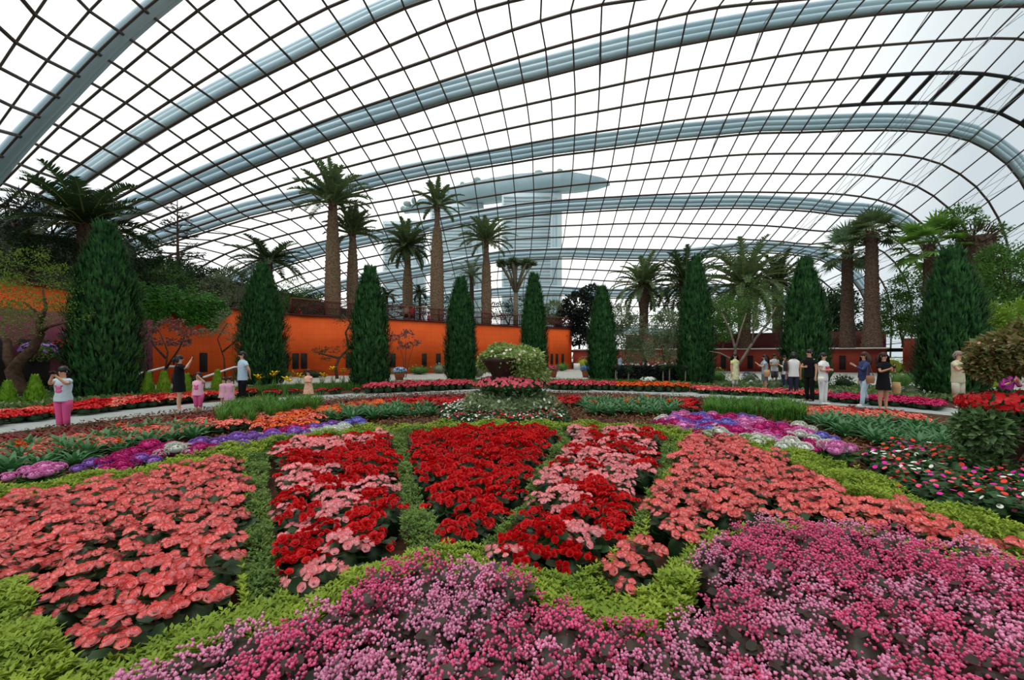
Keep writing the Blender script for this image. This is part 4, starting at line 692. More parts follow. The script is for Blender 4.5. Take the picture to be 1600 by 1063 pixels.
small_tree('bonsai_pine', 'twisted cloud-pruned pine with a leaning dark trunk before the orange wall', 527, 592, [((527, 592), (524, 575), (530, 560), (545, 545), (540, 520), (548, 505), (535, 492)), ((530, 560), (515, 556), (498, 552))], [(532, 500, 0, 14, .5), (550, 512, .2, 14, .6), (548, 538, 0, 14, .6), (500, 550, 0, 14, .5), (518, 546, .2, 10, .5), (546, 556, 0, 14, .35), (508, 562, 0, 10, .4)], 1800, .10, 'dk', .11, 8)
small_tree('copper_leaf_tree', 'small tree with maroon leaves right of the third cypress', 635, 590, [((632, 590), (630, 560), (622, 535)), ((634, 590), (640, 560), (646, 540)), ((633, 585), (634, 550), (634, 530))], [(618, 528, 0, 10, .6), (636, 522, 0, 12, .5), (650, 536, 0, 10, .5), (630, 540, .2, 12, .4)], 420, .2, 'rd', .03, 6)
small_tree('thin_shrub_tree', 'thin grey-green tree leaning left of the second cypress', 352, 600, [((352, 600), (350, 560), (340, 530), (355, 505)), ((348, 550), (372, 530), (384, 540))], [(345, 510, 0, 18, .7), (365, 525, 0, 14, .6), (325, 520, 0, 14, .5), (352, 490, 0, 14, .6)], 700, .12, 'ol', .05, 10)
for px, py, pt, w, lb in ((12, 642, 598, 26, 'lime green conical shrub at the left edge of the photo'), (55, 640, 588, 30, 'lime green conical shrub left of the girl with the camera'), (232, 625, 584, 20, 'lime green conical shrub right of the broad cypress'), (256, 625, 582, 24, 'lime green conical shrub left of the woman in black'), (292, 622, 586, 18, 'lime green conical shrub behind the woman in black'), (340, 620, 580, 22, 'lime green conical shrub behind the girl in the pink dress')):
    X, Y = gp(px, py); h = zt(pt, Y); r_ = w/2/FPX*Y; k = 1100; t = thing('conical_shrub', lb, 'shrub', (X, Y, 0), group='lime green cone shrubs by the path'); u = rnd(k, 0, 1); a = rnd(k, 0, 2*PI); z = h*u*.95
    rr = r_*np.interp(u, [0, .1, .5, 1], [.85, 1, .6, .03])*rnd(k, .6, 1); MB().inst(TUFT, np.c_[np.cos(a)*rr, np.sin(a)*rr, z], np.c_[np.cos(a)*.5, np.sin(a)*.5, np.ones(k)], np.c_[np.cos(a), np.sin(a), np.zeros(k)], rnd(k, .09, .17), .05).build('foliage', mat('lime_cone', (120, 170, 44), (156, 200, 68), 8, .6, .3), t)
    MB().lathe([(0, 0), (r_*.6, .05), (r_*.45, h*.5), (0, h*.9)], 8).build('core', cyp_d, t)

# ------------------------------------------------------------------ the flower beds
# plants of one kind: foliage mound plus flowers; near plants carry every flower as a child of their own
UPV = np.array((0, 0, 1.))
def mound(n, r, h, size, tm=RND, lo=.12):
    a = rnd(n, 0, 2*PI); q = rnd(n, 0, 1)**.6; B = np.c_[np.cos(a)*q*r*.75, np.sin(a)*q*r*.75, lo+(h-lo)*rnd(n, .2, 1)*(1-.45*q*q)]
    D = np.c_[np.cos(a), np.sin(a), rnd(n, -.3, .5)]+R.normal(0, .25, (n, 3)); return B, D, rnd(n, .8, 1.15)*size
def foliage_mesh(name, n, r, h, size, m, tm=RND):
    B, D, s = mound(n, r, h, size); b = MB().inst(tm, B, D, np.tile(UPV, (n, 1))+R.normal(0, .3, (n, 3)), s, s*.95)
    b.lathe([(0, 0), (r*.5, 0), (r*.75, h*.45), (r*.5, h*.78), (0, h*.85)], 7); return b.mesh(name, m)
def bloom_mesh(name, tm, d, mats, wob=0):
    return MB().inst(tm, [(0, 0, 0)], [(0, 0, 1.)], [(1., 0, 0)], d, d).mesh(name, mats)
BL = {'coral': [bloom_mesh('blossom', ROSE, 1, [C_core, C_rim])], 'red': [bloom_mesh('blossom', ROSE, 1, [R_core, R_rim])], 'pink': [bloom_mesh('blossom', ROSE, 1, [P_core, P_rim])]}
FOL = [foliage_mesh('foliage', 26, .15, .27, .085, G_dk) for _ in range(3)]
def spots(n, r, h):
    """flower places on the top of a mound: n points spread by the golden angle"""
    k = np.arange(n)+.5; q = np.sqrt(k/n); a = k*2.39996+R.uniform(0, 6); rr = q*r*rnd(n, .85, 1.1)
    return np.c_[np.cos(a)*rr, np.sin(a)*rr, h*(1-.28*q*q)+rnd(n, -.022, .022)], np.c_[np.cos(a)*q*.75, np.sin(a)*q*.75, np.ones(n)]+R.normal(0, .28, (n, 3))
def clusters(n, r, h, per=(3, 5), dd=.03):
    """flowers gathered in small trusses"""
    P, N = spots(n, r, h); A, B = [], []
    for p, q in zip(P, N):
        k = R.integers(per[0], per[1]+1); a0 = R.uniform(0, 6)
        for j in range(k):
            a = a0+j*2*PI/k; A.append(p+np.array((math.cos(a)*dd, math.sin(a)*dd, R.uniform(-.014, .014)))); B.append(q*.6+np.array((math.cos(a)*.5, math.sin(a)*.5-.25, .45))+R.normal(0, .2, 3))
    return np.array(A), np.array(B)
def whole_mesh(n, r, h, dia, fol_mat, mats, tm=ROSE_S, fsize=.085, nf=18):
    b = MB(); B, D, s = mound(nf, r, h*.93, fsize); b.inst(RND, B, D, np.tile(UPV, (nf, 1))+R.normal(0, .3, (nf, 3)), s, s, 0)
    b.lathe([(0, 0), (r*.5, 0), (r*.75, h*.45), (r*.5, h*.72), (0, h*.8)], 7)
    P, N = clusters(n, r, h); n = len(P); b.inst(tm, P, N, unit(n), dia*rnd(n, .8, 1.2), None, 1); return b.mesh('begonia_plant', [fol_mat]+mats)
FAR = {'coral': [whole_mesh(6, .135, .31, .058, G_dk, [C_core, C_rim]) for _ in range(4)], 'red': [whole_mesh(7, .135, .30, .056, G_dk, [R_core, R_rim]) for _ in range(4)],
       'pink': [whole_mesh(6, .135, .31, .058, G_dk, [P_core, P_rim]) for _ in range(4)]}
ZB = .06
BH = .31
def begonias(poly, kind, label, group, sp=.25, kindf=None, near=3.3, z=.36, keep=None, ins=.085, name='coral_begonia'):
    out = []
    for x, y in fill(poly, z, sp, inset=ins):
        if keep is not None and not keep(x, y): continue
        kd = kindf(x, y) if kindf else kind; lb, gp_ = (label[kd], group[kd]) if isinstance(label, dict) else (label, group)
        a = R.uniform(0, 2*PI); s = R.uniform(.92, 1.12); nmk = {'coral': 'coral_begonia', 'red': 'red_begonia', 'pink': 'pink_begonia'}[kd]
        if math.hypot(x, y) < near:
            o = ob(nmk, FOL[R.integers(3)], None, (x, y, ZB), a)
            P, N = clusters(6 if kd != 'red' else 7, .14, BH)
            for p, nn in zip(P, N):
                c = ob('blossom', BL[kd][0], o, tuple(p)); d = R.uniform(.044, .064) if kd != 'red' else R.uniform(.042, .060)
                c.rotation_euler = Vector(nn).to_track_quat('Z', 'Y').to_euler(); c.scale = (d, d, d*1.3)
        else:
            o = ob(nmk, FAR[kd][R.integers(4)], None, (x, y, ZB), a)
        o.scale = (s, s, s*R.uniform(.93, 1.08)); tag(o, lb, 'begonia', gp_); out.append(o)
    return out
PL = {'cl': [(0,772),(100,755),(190,741),(345,708),(380,710),(384,790),(374,850),(376,900),(388,935),(385,952),(290,955),(235,975),(160,1000),(115,1005),(75,960),(60,930),(38,897),(0,886),(-120,880),(-260,850),(-220,800)],
      'ml': [(418,702),(430,688),(530,676),(612,672),(618,700),(628,760),(628,800),(640,845),(605,872),(545,880),(520,900),(455,915),(452,890),(430,845),(425,790),(415,750)],
      'rw': [(632,672),(720,664),(800,661),(872,664),(868,685),(838,720),(808,775),(765,815),(733,852),(690,866),(683,850),(694,815),(668,775),(650,735)],
      'mr': [(893,666),(960,664),(1028,670),(1036,700),(1018,745),(992,790),(978,835),(925,872),(862,886),(800,880),(760,862),(768,830),(806,795),(838,755),(862,715),(885,692)],
      'cr': [(1064,682),(1100,676),(1150,684),(1232,712),(1320,752),(1440,790),(1600,838),(1760,880),(1700,900),(1600,862),(1500,842),(1400,822),(1300,806),(1200,806),(1120,818),(1075,838),(1052,850),(1020,902),(965,905),(948,882),(965,846),(1012,822),(1016,770),(1048,725)],
      'vp': [(118,1075),(170,1040),(240,1005),(330,972),(432,950),(520,915),(590,885),(640,868),(720,866),(760,878),(820,905),(890,930),(980,948),(1040,940),(1075,915),(1088,880),(1105,838),(1140,812),(1200,800),(1300,800),(1400,822),(1500,842),(1600,865),(1900,960),(1900,1500),(400,1500),(60,1200)]}
LB = {'coral': 'coral pink double begonia plant'}
begonias(PL['cl'], 'coral', 'coral pink double begonia plant in the big bed patch at the left', 'coral begonias of the left patch', near=3.4)
begonias(PL['cr'], 'coral', 'coral pink double begonia plant in the patch right of the last green spoke', 'coral begonias of the right patch', near=2.9, ins=.07)
begonias(PL['rw'], 'red', 'deep red begonia plant in the all-red centre wedge of the bed', 'red begonias of the centre wedge', sp=.235, near=3.0)
def blotch(seed, thr):
    g = np.random.default_rng(seed); f = g.normal(0, 1, (6, 2))*6.5; ph = g.uniform(0, 6, 6)
    return lambda x, y: 'red' if sum(math.sin(f[k, 0]*x+f[k, 1]*y+ph[k]) for k in range(6)) > thr else 'pink'
begonias(PL['ml'], 'red', {'red': 'deep red begonia plant in the mixed wedge left of the all-red wedge', 'pink': 'pale pink begonia plant among red ones in the mixed wedge left of the all-red wedge'},
         {'red': 'red begonias of the left mixed wedge', 'pink': 'pink begonias of the left mixed wedge'}, kindf=blotch(3, -.7), near=3.0, sp=.24)
begonias(PL['mr'], 'red', {'red': 'deep red begonia plant in the mixed wedge right of the all-red wedge', 'pink': 'pale pink begonia plant in the mixed wedge right of the all-red wedge'},
         {'red': 'red begonias of the right mixed wedge', 'pink': 'pink begonias of the right mixed wedge'}, kindf=blotch(5, .45), near=3.0, sp=.24)
# corner of dark red begonias at the lower left
begonias([(-140,985),(-20,985),(4,1000),(4,1030),(-10,1050),(-60,1060),(-160,1080)], 'red', 'dark red begonia plant at the lower left corner of the photo', 'red begonias at the lower left corner', sp=.2, near=9)

# small-flowered pink bedding begonias in the foreground: bronze leaves, sprays of tiny florets
def spray_mesh(n, r, h, m, size, cl=10):
    b = MB(); P, N = spots(n, r, h)
    for p, q in zip(P, N):
        k = cl; o = R.normal(0, 1, (k, 3))*np.array((.017, .017, .016)); b.inst(BALL, p+o, unit(k), unit(k), size*rnd(k, .75, 1.25), size*rnd(k, .75, 1.2))
    return b.mesh('flower_sprays', m, True)
VF = [foliage_mesh('foliage', 60, .165, .36, .058, G_bronze) for _ in range(3)]
VS = {k: [spray_mesh(15, .15, .385, m, .0165, 11) for _ in range(4)] for k, m in (('pale', V_pale), ('hot', V_hot))}
vb = blotch(9, .6); vn = 0
VL = {'pale': 'small-flowered pale pink begonia plant with bronze leaves in the front mass', 'hot': 'small-flowered hot pink begonia plant with bronze leaves in the front mass'}
for x, y in fill(PL['vp'], .44, .19, .3, .05):
    if y < .75 or abs(x) > y*1.45+.6: continue
    k = 'hot' if vb(x, y) == 'red' else 'pale'
    if x > 1.3 and R.random() < .45: k = 'hot'
    o = ob('bedding_begonia', VF[R.integers(3)], None, (x, y, ZB), R.uniform(0, 6)); s = R.uniform(.95, 1.1); o.scale = (s, s, s*R.uniform(.93, 1.08))
    ob('flower_sprays', VS[k][R.integers(4)], o); tag(o, VL[k], 'begonia', k+' pink small-flowered begonias in front'); vn += 1

# clipped edging foliage: lime ribbon and olive green spokes, uncountable little leaves
OUT = [(-300,800),(-100,775),(0,762),(100,746),(230,728),(350,698),(430,683),(560,669),(650,663),(760,659),(880,660),(1000,665),(1070,672),(1180,684),(1280,712),(1370,745),(1450,782),(1600,828),(1800,890),(1900,980),(1900,1500),(-900,1500),(-900,1000)]
def pxof(x, y, z): return CXP+x/y*FPX, HYP+(CH-z)/y*FPX
SPKZ = [(384,712),(430,690),(560,676),(650,669),(870,670),(1000,674),(1062,684),(1052,722),(1018,775),(1010,822),(966,848),(948,888),(900,880),(862,886),(740,862),(640,862),(600,875),(455,915),(420,930),(390,938),(376,890),(384,790)]
OCC = np.zeros((1100, 500), bool); OCW = OCC.copy(); gx, gy = np.meshgrid(np.arange(-9, 10), np.arange(-9, 10), indexing='ij')
for o in SC.objects:
    if o.parent is None and o.name.split('.')[0] in ('coral_begonia', 'red_begonia', 'pink_begonia', 'bedding_begonia') and o.location.y < 14:
        m_ = gx*gx+gy*gy <= 80; OCW[np.clip(int((o.location.x+16)/.03)+gx[m_], 0, 1099), np.clip(int(o.location.y/.03)+gy[m_], 0, 499)] = True
        q = .13 if o.name[0] != 'b' else .16; m_ = gx*gx+gy*gy <= (q/.03)**2; OCC[np.clip(int((o.location.x+16)/.03)+gx[m_], 0, 1099), np.clip(int(o.location.y/.03)+gy[m_], 0, 499)] = True
def edging(n, zl, name, lab, m, size, sel):
    y = .9+11*rnd(n, 0, 1)**1.7; x = rnd(n, -1, 1)*(1.3*y+.5); zz = ZB+zl*rnd(n, .55, 1.08)+.05*np.sin(x*7+1)*np.sin(y*6); px, py = pxof(x, y, ZB+zl)
    ok = inpoly(px, py, OUT)
    ins_ = np.zeros(n, bool)
    for k in ('cl', 'ml', 'rw', 'mr', 'cr'): ins_ |= inpoly(x, y, [gp(a, b_, .37) for a, b_ in PL[k]])
    ins_ |= inpoly(x, y, [gp(a, b_, .44) for a, b_ in PL['vp']])
    ci, cj = np.clip(((x+16)/.03).astype(int), 0, 1099), np.clip((y/.03).astype(int), 0, 499)
    ok &= ~(OCC[ci, cj] | (OCW[ci, cj] & ins_))
    s = inpoly(px, py, SPKZ)
    ok &= s if sel else ~s
    x, y, zz = x[ok], y[ok], zz[ok]; k = len(x); a = rnd(k, 0, 2*PI)
    # leaves in whorls: each place carries four
    b = MB()
    for j in range(4):
        aa = a+j*PI/2+rnd(k, -.3, .3); D = np.c_[np.cos(aa), np.sin(aa), rnd(k, .25, 1.1)]; far = 1+np.clip(y-3, 0, 6)*.12
        b.inst(DIA, np.c_[x, y, zz+j*.006], D, np.tile(UPV, (k, 1)), size*far*rnd(k, .8, 1.2), size*.5*far*rnd(k, .8, 1.2))
    o = b.build(name, m); tag(o, lab, 'foliage', kind='stuff'); return o
edging(330000, .24, 'lime_edging_foliage', 'clipped lime green leafy ribbon around and between the flower patches', mat('lime_edge_leaf', (160, 180, 62), (122, 148, 46), 3.5, .6, .3), .034, False)
edging(260000, .2, 'green_spoke_foliage', 'clipped olive green foliage strips running between the flower wedges', G_olive, .03, True)
# mulch and low brown groundcover behind the bed
k = 46000; th = rnd(k, -130, 130); rr = np.sqrt(rnd(k, 0, 1))*10.2; x = .3+rr*np.sin(np.radians(th)); y = 8+rr*np.cos(np.radians(th)); px, py = pxof(x, np.maximum(y, .5), .2); ok = (y > 3) & ~inpoly(px, py, OUT)
x, y = x[ok], y[ok]; k = len(x); MBm = MB(); a = rnd(k, 0, 2*PI)
MBm.inst(DIA, np.c_[x, y, .05+rnd(k, 0, .05)], np.c_[np.cos(a), np.sin(a), rnd(k, -.1, .9)], np.tile(UPV, (k, 1)), rnd(k, .05, .11), rnd(k, .03, .06))
tag(MBm.build('mulch_chips', mat('mulch_brown', (92, 60, 48), (120, 84, 52), 1.6, .9, .1)), 'dark brown bark mulch and dry groundcover between bed and outer strips', 'mulch', kind='stuff')

# ------------------------------------------------------------------ strips further out: one mesh per plant
def simple_plant(n, r, h, dia, fm, mats, tm=ROSE_S, nf=14, fs=.08, ftm=RND):
    b = MB(); B, D, s = mound(nf, r, h*.95, fs, lo=.04); b.inst(ftm, B, D, np.tile(UPV, (nf, 1))+R.normal(0, .3, (nf, 3)), s, s, 0)
    b.lathe([(0, 0), (r*.6, 0), (r*.8, h*.4), (r*.5, h*.7), (0, h*.78)], 7)
    P, N = spots(n, r, h); b.inst(tm, P, N, unit(n), dia*rnd(n, .85, 1.2), None, 1); return b.mesh('plant', [fm]+mats)
def pm(a, b=None): k = 'pt%s%s' % (a, b); return mat(k, a, b or a, 14, .55, .25, .1)
c_mag = pm((206, 40, 104)); c_sal = pm((238, 136, 118), (230, 112, 98)); c_org = pm((238, 124, 50), (226, 92, 40)); c_dr = pm((170, 20, 30), (190, 34, 34)); c_pk = pm((226, 96, 110), (214, 80, 98)); c_br = pm((206, 26, 30))
c_wht = pm((222, 226, 214)); c_lav = pm((176, 124, 206), (158, 112, 204)); c_blue = pm((132, 126, 214), (148, 140, 222)); c_hyp = pm((214, 48, 138), (196, 40, 118)); c_lpk = pm((234, 150, 204), (226, 134, 190)); c_yel = pm((240, 214, 40))
def kinds(m): return [simple_plant(13, .17, .24, .10, G_dk, [m, m]) for _ in range(3)]
K = {'red': kinds(c_br), 'dkred': kinds(c_dr), 'salmon': kinds(c_sal), 'orange': kinds(c_org), 'pink': kinds(c_pk), 'magenta': kinds(c_mag)}
leafy_red = mat('red_leaf_rosette', (140, 30, 34), (104, 44, 40), 7, .5, .35, .15)
def rosette(m, n=16, L_=.2, w=.05, e=(.3, 1.2), tm=STRAP, extra=None):
    b = MB(); a = np.arange(n)*2.39996; el = np.linspace(e[0], e[1], n)+rnd(n, -.1, .1); D = np.c_[np.cos(a)*np.cos(el), np.sin(a)*np.cos(el), np.sin(el)]
    b.inst(tm, np.c_[np.cos(a)*.02, np.sin(a)*.02, np.full(n, .02)], D, np.tile(UPV, (n, 1))-D*.3, L_*rnd(n, .8, 1.15), w)
    if extra: extra(b)
    return b
K['leafred'] = [rosette(leafy_red, 18, .24, .06).mesh('plant', leafy_red) for _ in range(3)]
def strip(name, poly, kd, label, cat, group, sp=.3, z=.22, zb=.06, sc=1., mix=None, zs=.72):
    NM = {'red': 'red_begonia', 'dkred': 'dark_red_begonia', 'salmon': 'salmon_begonia', 'orange': 'orange_begonia', 'pink': 'pink_begonia', 'magenta': 'magenta_begonia'}
    n = 0
    for x, y in fill(poly, z, sp, inset=.06):
        k = kd if not mix or R.random() > mix[1] else mix[0]
        if k != kd and isinstance(label, dict): lb, g = label[k], group[k]
        else: lb, g = (label[kd], group[kd]) if isinstance(label, dict) else (label, group)
        o = ob(name if name != 'begonia_plant' else NM.get(k, 'begonia_plant'), K[k][R.integers(len(K[k]))], None, (x, y, zb), R.uniform(0, 6)); s = sc*R.uniform(.85, 1.1); o.scale = (s, s, s*zs); tag(o, lb, cat, g); n += 1
    return n
# behind the path
strip('begonia_plant', [(-120,662),(0,645),(110,630),(230,618),(335,611),(400,606),(402,619,.03),(330,626,.03),(230,638,.03),(130,651,.03),(55,660,.03),(0,667,.03),(-120,690,.03)], 'red', {'red': 'red begonia plant in the strip behind the path at the left', 'salmon': 'pinkish begonia plant in the red strip behind the path at the left'}, 'begonia', {'red': 'red begonias behind the path, left', 'salmon': 'pinkish begonias behind the path, left'}, .3, .2, mix=('salmon', .25), sc=1.15)
strip('begonia_plant', [(392,610),(470,607),(568,604),(570,615,.03),(480,619,.03),(392,622,.03)], 'dkred', 'dark red begonia plant behind the path beside the girl in a floral dress', 'begonia', 'dark red begonias behind the path', .36, .3, sc=1.2)
strip('begonia_plant', [(568,604),(650,600),(738,598),(738,609,.03),(650,613,.03),(570,616,.03)], 'pink', 'pink begonia plant behind the path left of the central planter', 'begonia', 'pink begonias behind the path, left of planter', .3, .26, sc=1.2, zs=1.1)
strip('begonia_plant', [(858,599),(965,600),(965,611,.03),(858,610,.03)], 'pink', 'pink begonia plant behind the path right of the central planter', 'begonia', 'pink begonias behind the path, right of planter', .3, .26, sc=1.2, zs=1.1)
strip('begonia_plant', [(965,601),(1080,604),(1080,614,.03),(965,612,.03)], 'orange', 'orange flowering plant in front of the topiary standards', 'flower', 'orange flowers before the topiary standards', .32, .26, sc=1.2, zs=1.1)
strip('begonia_plant', [(1080,604),(1180,608),(1300,612),(1300,626,.03),(1180,620,.03),(1080,615,.03)], 'pink', {'pink': 'pink begonia plant behind the path near the woman in white', 'salmon': 'salmon begonia plant behind the path near the woman in white'}, 'begonia', {'pink': 'pink begonias by the woman in white', 'salmon': 'salmon begonias by the woman in white'}, .3, .2, mix=('salmon', .4), sc=1.1)
strip('begonia_plant', [(1290,616),(1400,620),(1480,628),(1480,644,.03),(1400,637,.03),(1290,629,.03)], 'magenta', 'magenta begonia plant behind the path at the right', 'begonia', 'magenta begonias behind the path, right', .28, .2, sc=1.1)
# before the path
strip('bromeliad', [(-140,700),(0,676),(65,668),(135,662),(220,650),(330,641),(420,638),(425,644),(330,652),(225,662),(100,680),(0,690),(-140,716)], 'leafred', 'dark red leafy rosette plant along the front of the path at the left', 'bromeliad', 'red leafy rosettes before the path, left', .26, .26)
strip('bromeliad', [(500,628),(560,620),(640,616),(735,613),(735,618),(640,622),(505,632)], 'leafred', 'dark red leafy rosette plant along the path left of the central planter', 'bromeliad', 'red leafy rosettes before the path, centre', .34, .26, sc=1.1)
strip('bromeliad', [(868,614),(980,614),(1095,619),(1095,624),(980,619),(868,619)], 'leafred', 'dark red leafy rosette plant along the path right of the central planter', 'bromeliad', 'red leafy rosettes before the path, right of planter', .36, .26, sc=1.1)
strip('bromeliad', [(1285,630),(1360,634),(1440,642),(1440,647),(1360,640),(1285,635)], 'leafred', 'dark red leafy rosette plant before the path at the right', 'bromeliad', 'red leafy rosettes before the path, right', .3, .26, sc=1.1)
strip('begonia_plant', [(-140,716),(0,690),(100,680),(225,662),(330,652),(400,648),(398,660),(300,668),(180,690),(90,702),(0,712),(-140,745)], 'salmon', 'salmon begonia plant before the path at the left', 'begonia', 'salmon begonias before the path, left', .27, .24)
strip('begonia_plant', [(400,648),(480,636),(560,628),(600,624),(600,632),(530,640),(500,655),(480,664),(400,668)], 'orange', {'orange': 'orange-red begonia plant beside the grassy clump left of centre', 'salmon': 'salmon begonia plant beside the grassy clump left of centre'}, 'begonia', {'orange': 'orange-red begonias left of centre', 'salmon': 'salmon begonias left of centre'}, .3, .22, mix=('salmon', .35))
strip('begonia_plant', [(600,624),(660,621),(725,622),(722,632),(650,632),(600,632)], 'red', 'red begonia plant left of the central planter', 'begonia', 'red begonias left of the central planter', .32, .22)
strip('begonia_plant', [(868,619),(905,618),(905,628),(870,629)], 'red', 'red begonia plant close right of the central planter', 'begonia', 'red begonias right of the central planter', .32, .22)
strip('begonia_plant', [(1050,622),(1095,624),(1090,640),(1062,634)], 'red', 'red begonia plant left of the right-hand grassy clump', 'begonia', 'red begonias by the right-hand grass', .32, .22)
strip('begonia_plant', [(1238,634),(1285,635),(1360,640),(1440,647),(1460,660),(1380,656),(1300,648),(1250,646)], 'salmon', 'salmon begonia plant before the path at the right', 'begonia', 'salmon begonias before the path, right', .3, .22)

# strap-leaved clivias
cl_g = mat('clivia_leaf', (50, 106, 58), (92, 140, 84), 6, .4, .45, .12)
def orange_head(b):
    k = 9; b.inst(FLOR, np.array((0, 0, .34))+R.normal(0, .03, (k, 3)), unit(k)+UPV, unit(k), .09, None, 1); b.tube([(0, 0, 0), (0, 0, .33)], .01, 4)
CLV = [rosette(None, 24, .40, .062, (.1, 1.1)).mesh('clivia', [cl_g, c_org]) for _ in range(3)]; CLF = [rosette(None, 22, .38, .062, (.1, 1.1), extra=orange_head).mesh('clivia', [cl_g, c_org]) for _ in range(2)]
for where, poly, pf in (('at the left below the path', [(-120,738),(0,706),(60,696),(110,696),(170,678),(230,666),(322,668),(330,676),(250,690),(180,706),(120,722),(0,738),(-120,775)], .1),
                        ('left of the central planter', [(512,652),(530,641),(600,634),(676,634),(684,644),(600,650),(530,655)], .12), ('right of the central planter', [(905,626),(980,624),(1060,628),(1072,638),(1030,646),(920,644)], .12),
                        ('at the right below the standing visitors', [(1262,652),(1300,650),(1400,660),(1500,678),(1490,700),(1440,700),(1380,690),(1300,672)], .03)):
    for x, y in fill(poly, .15, .36, .35):
        f = R.random() < pf; o = ob('clivia', (CLF if f else CLV)[R.integers(2)], None, (x, y, .05), R.uniform(0, 6)); s = R.uniform(.7, 1.05); o.scale = (s, s, s*.85)
        tag(o, ('dark green strap-leaved clivia with an orange flower head ' if f else 'dark green strap-leaved clivia ')+where, 'clivia', ('flowering clivias ' if f else 'clivias ')+where)
# hydrangeas: leaves and round flower heads as children
hyl = mat('hydrangea_leaf', (48, 96, 44), (74, 122, 56), 8, .5, .35, .12)
HF = [foliage_mesh('foliage', 26, .2, .2, .13, hyl, DIA) for _ in range(3)]
def head(m):
    b = MB(); b.ell((0, 0, 0), (.72, .72, .42), 8, 5); k = 90; d = unit(k); d[:, 2] = np.abs(d[:, 2]); b.inst(FLOR, d*np.array((.85, .85, .6)), d, unit(k), .32); return b.mesh('flower_head', m)
HH = {k: head(m) for k, m in (('white', c_wht), ('lavender', c_lav), ('blue', c_blue), ('deep pink', c_hyp), ('pale pink', c_lpk))}
def hyd(x, y, col, where, n=4, s=1.):
    o = ob('hydrangea', HF[R.integers(3)], None, (x, y, .05), R.uniform(0, 6)); o.scale = (s, s, s)
    for k in range(n):
        a = k*2*PI/max(1, n-1)+R.uniform(-.3, .3); r = 0 if k == 0 else .15; c = ob('flower_head', HH[col], o, (math.cos(a)*r, math.sin(a)*r, .27-r*.3)); d = R.uniform(.09, .118); c.scale = (d, d, d)
    tag(o, '%s hydrangea %s' % (col, where), 'hydrangea', '%s hydrangeas %s' % (col, where))
HB = lambda px, left: R.choice(['deep pink', 'pale pink', 'lavender', 'white', 'blue'], p=([.45, .3, .2, .05, 0] if px < 270 else ([.35, .1, .25, .25, .05] if px < 390 else [.1, .05, .35, .3, .2])) if left else [.26, .2, .22, .17, .15])
for left, where, poly in ((True, 'in the band left of the centre beds', [(112,728),(165,722),(205,706),(280,692),(345,690),(410,678),(470,670),(555,658),(562,666),(480,682),(415,694),(340,702),(280,715),(215,728),(150,738)]),
                          (False, 'in the band right of the centre beds', [(1022,658),(1060,645),(1130,652),(1190,660),(1250,672),(1300,690),(1312,706),(1250,704),(1180,692),(1110,684),(1040,670)])):
    for x, y in fill(poly, .28, .33, .3):
        px, _ = pxof(x, y, .28); hyd(x, y, str(HB(px, left)), where, 4, R.uniform(.85, 1.15))
for px, py in ((42, 742), (68, 737)): hyd(*gp(px, py, .25), 'pale pink', 'standing alone in the mulch at the far left', 4, .9)
# grassy clumps
gr = mat('daylily_grass', (72, 122, 44), (104, 152, 58), 5, .5, .3, .12)
def tuft(n, L_, w=.02, spread=.6):
    a = rnd(n, 0, 2*PI); D = np.c_[np.cos(a)*spread*rnd(n, .2, 1), np.sin(a)*spread*rnd(n, .2, 1), np.ones(n)]; return MB().inst(STRAP, np.c_[R.normal(0, .05, (n, 2)), np.zeros(n)], D, np.c_[-np.cos(a), -np.sin(a), np.full(n, .5)], L_*rnd(n, .6, 1.1), w)
TF = [tuft(60, .62, .024, .75).mesh('grass_tuft', gr) for _ in range(3)]
for where, poly, s0 in (('left of centre before the path', [(345,668),(350,655),(400,648),(460,644),(502,644),(496,652),(440,660),(400,672),(350,676)], .82), ('right of centre before the path', [(1092,648),(1120,640),(1200,640),(1262,650),(1255,664),(1180,660),(1110,656)], .68)):
    for x, y in fill(poly, .0, .3, .35):
        o = ob('daylily', TF[R.integers(3)], None, (x, y, .05), R.uniform(0, 6)); s = s0*R.uniform(.8, 1.15); o.scale = (s, s, s); tag(o, 'bright green arching daylily tuft '+where, 'daylily', 'daylily tufts '+where)
# long grass band under the cypresses (uncountable blades)
k = 26000; th = np.where(R.random(k) < .7, rnd(k, -62, -4), rnd(k, 6, 24)); rg = np.array([ring(t_, 0) for t_ in th]); dr = rnd(k, 2.6, 4.3); v = rg-np.array((.3, 8)); v /= np.linalg.norm(v, axis=1)[:, None]; P = rg+v*dr[:, None]
b = MB().inst(BLADE, np.c_[P, np.full(k, .01)], R.normal(0, .35, (k, 3))*np.array((1, 1, 0))+UPV, unit(k), rnd(k, .2, .42), .03); tag(b.build('border_grass', mat('border_grass', (70, 112, 44), (96, 136, 56), 3, .6, .3)), 'long green grass around the feet of the cypress columns', 'grass', kind='stuff')
k = 34000; th = np.where(R.random(k) < .5, rnd(k, 20, 88), rnd(k, -100, -58)); rg = np.array([ring(t_, 0) for t_ in th]); dr = rnd(k, 2.9, 8.0); v = rg-np.array((.3, 8)); v /= np.linalg.norm(v, axis=1)[:, None]; P = rg+v*dr[:, None]; P = P[P[:, 0] > -18.2]; k = len(P)
hh = .10+.14*(.5+.5*np.sin(P[:, 0]*2.1)*np.sin(P[:, 1]*1.7))
b = MB().inst(DIA, np.c_[P, .02+hh*rnd(k, .2, 1)], unit(k)+UPV*.5, unit(k)+UPV, rnd(k, .1, .2), rnd(k, .07, .12)); tag(b.build('border_foliage', leafm['va']), 'low mixed grey-green groundcover of the outer border behind the path', 'foliage', kind='stuff')
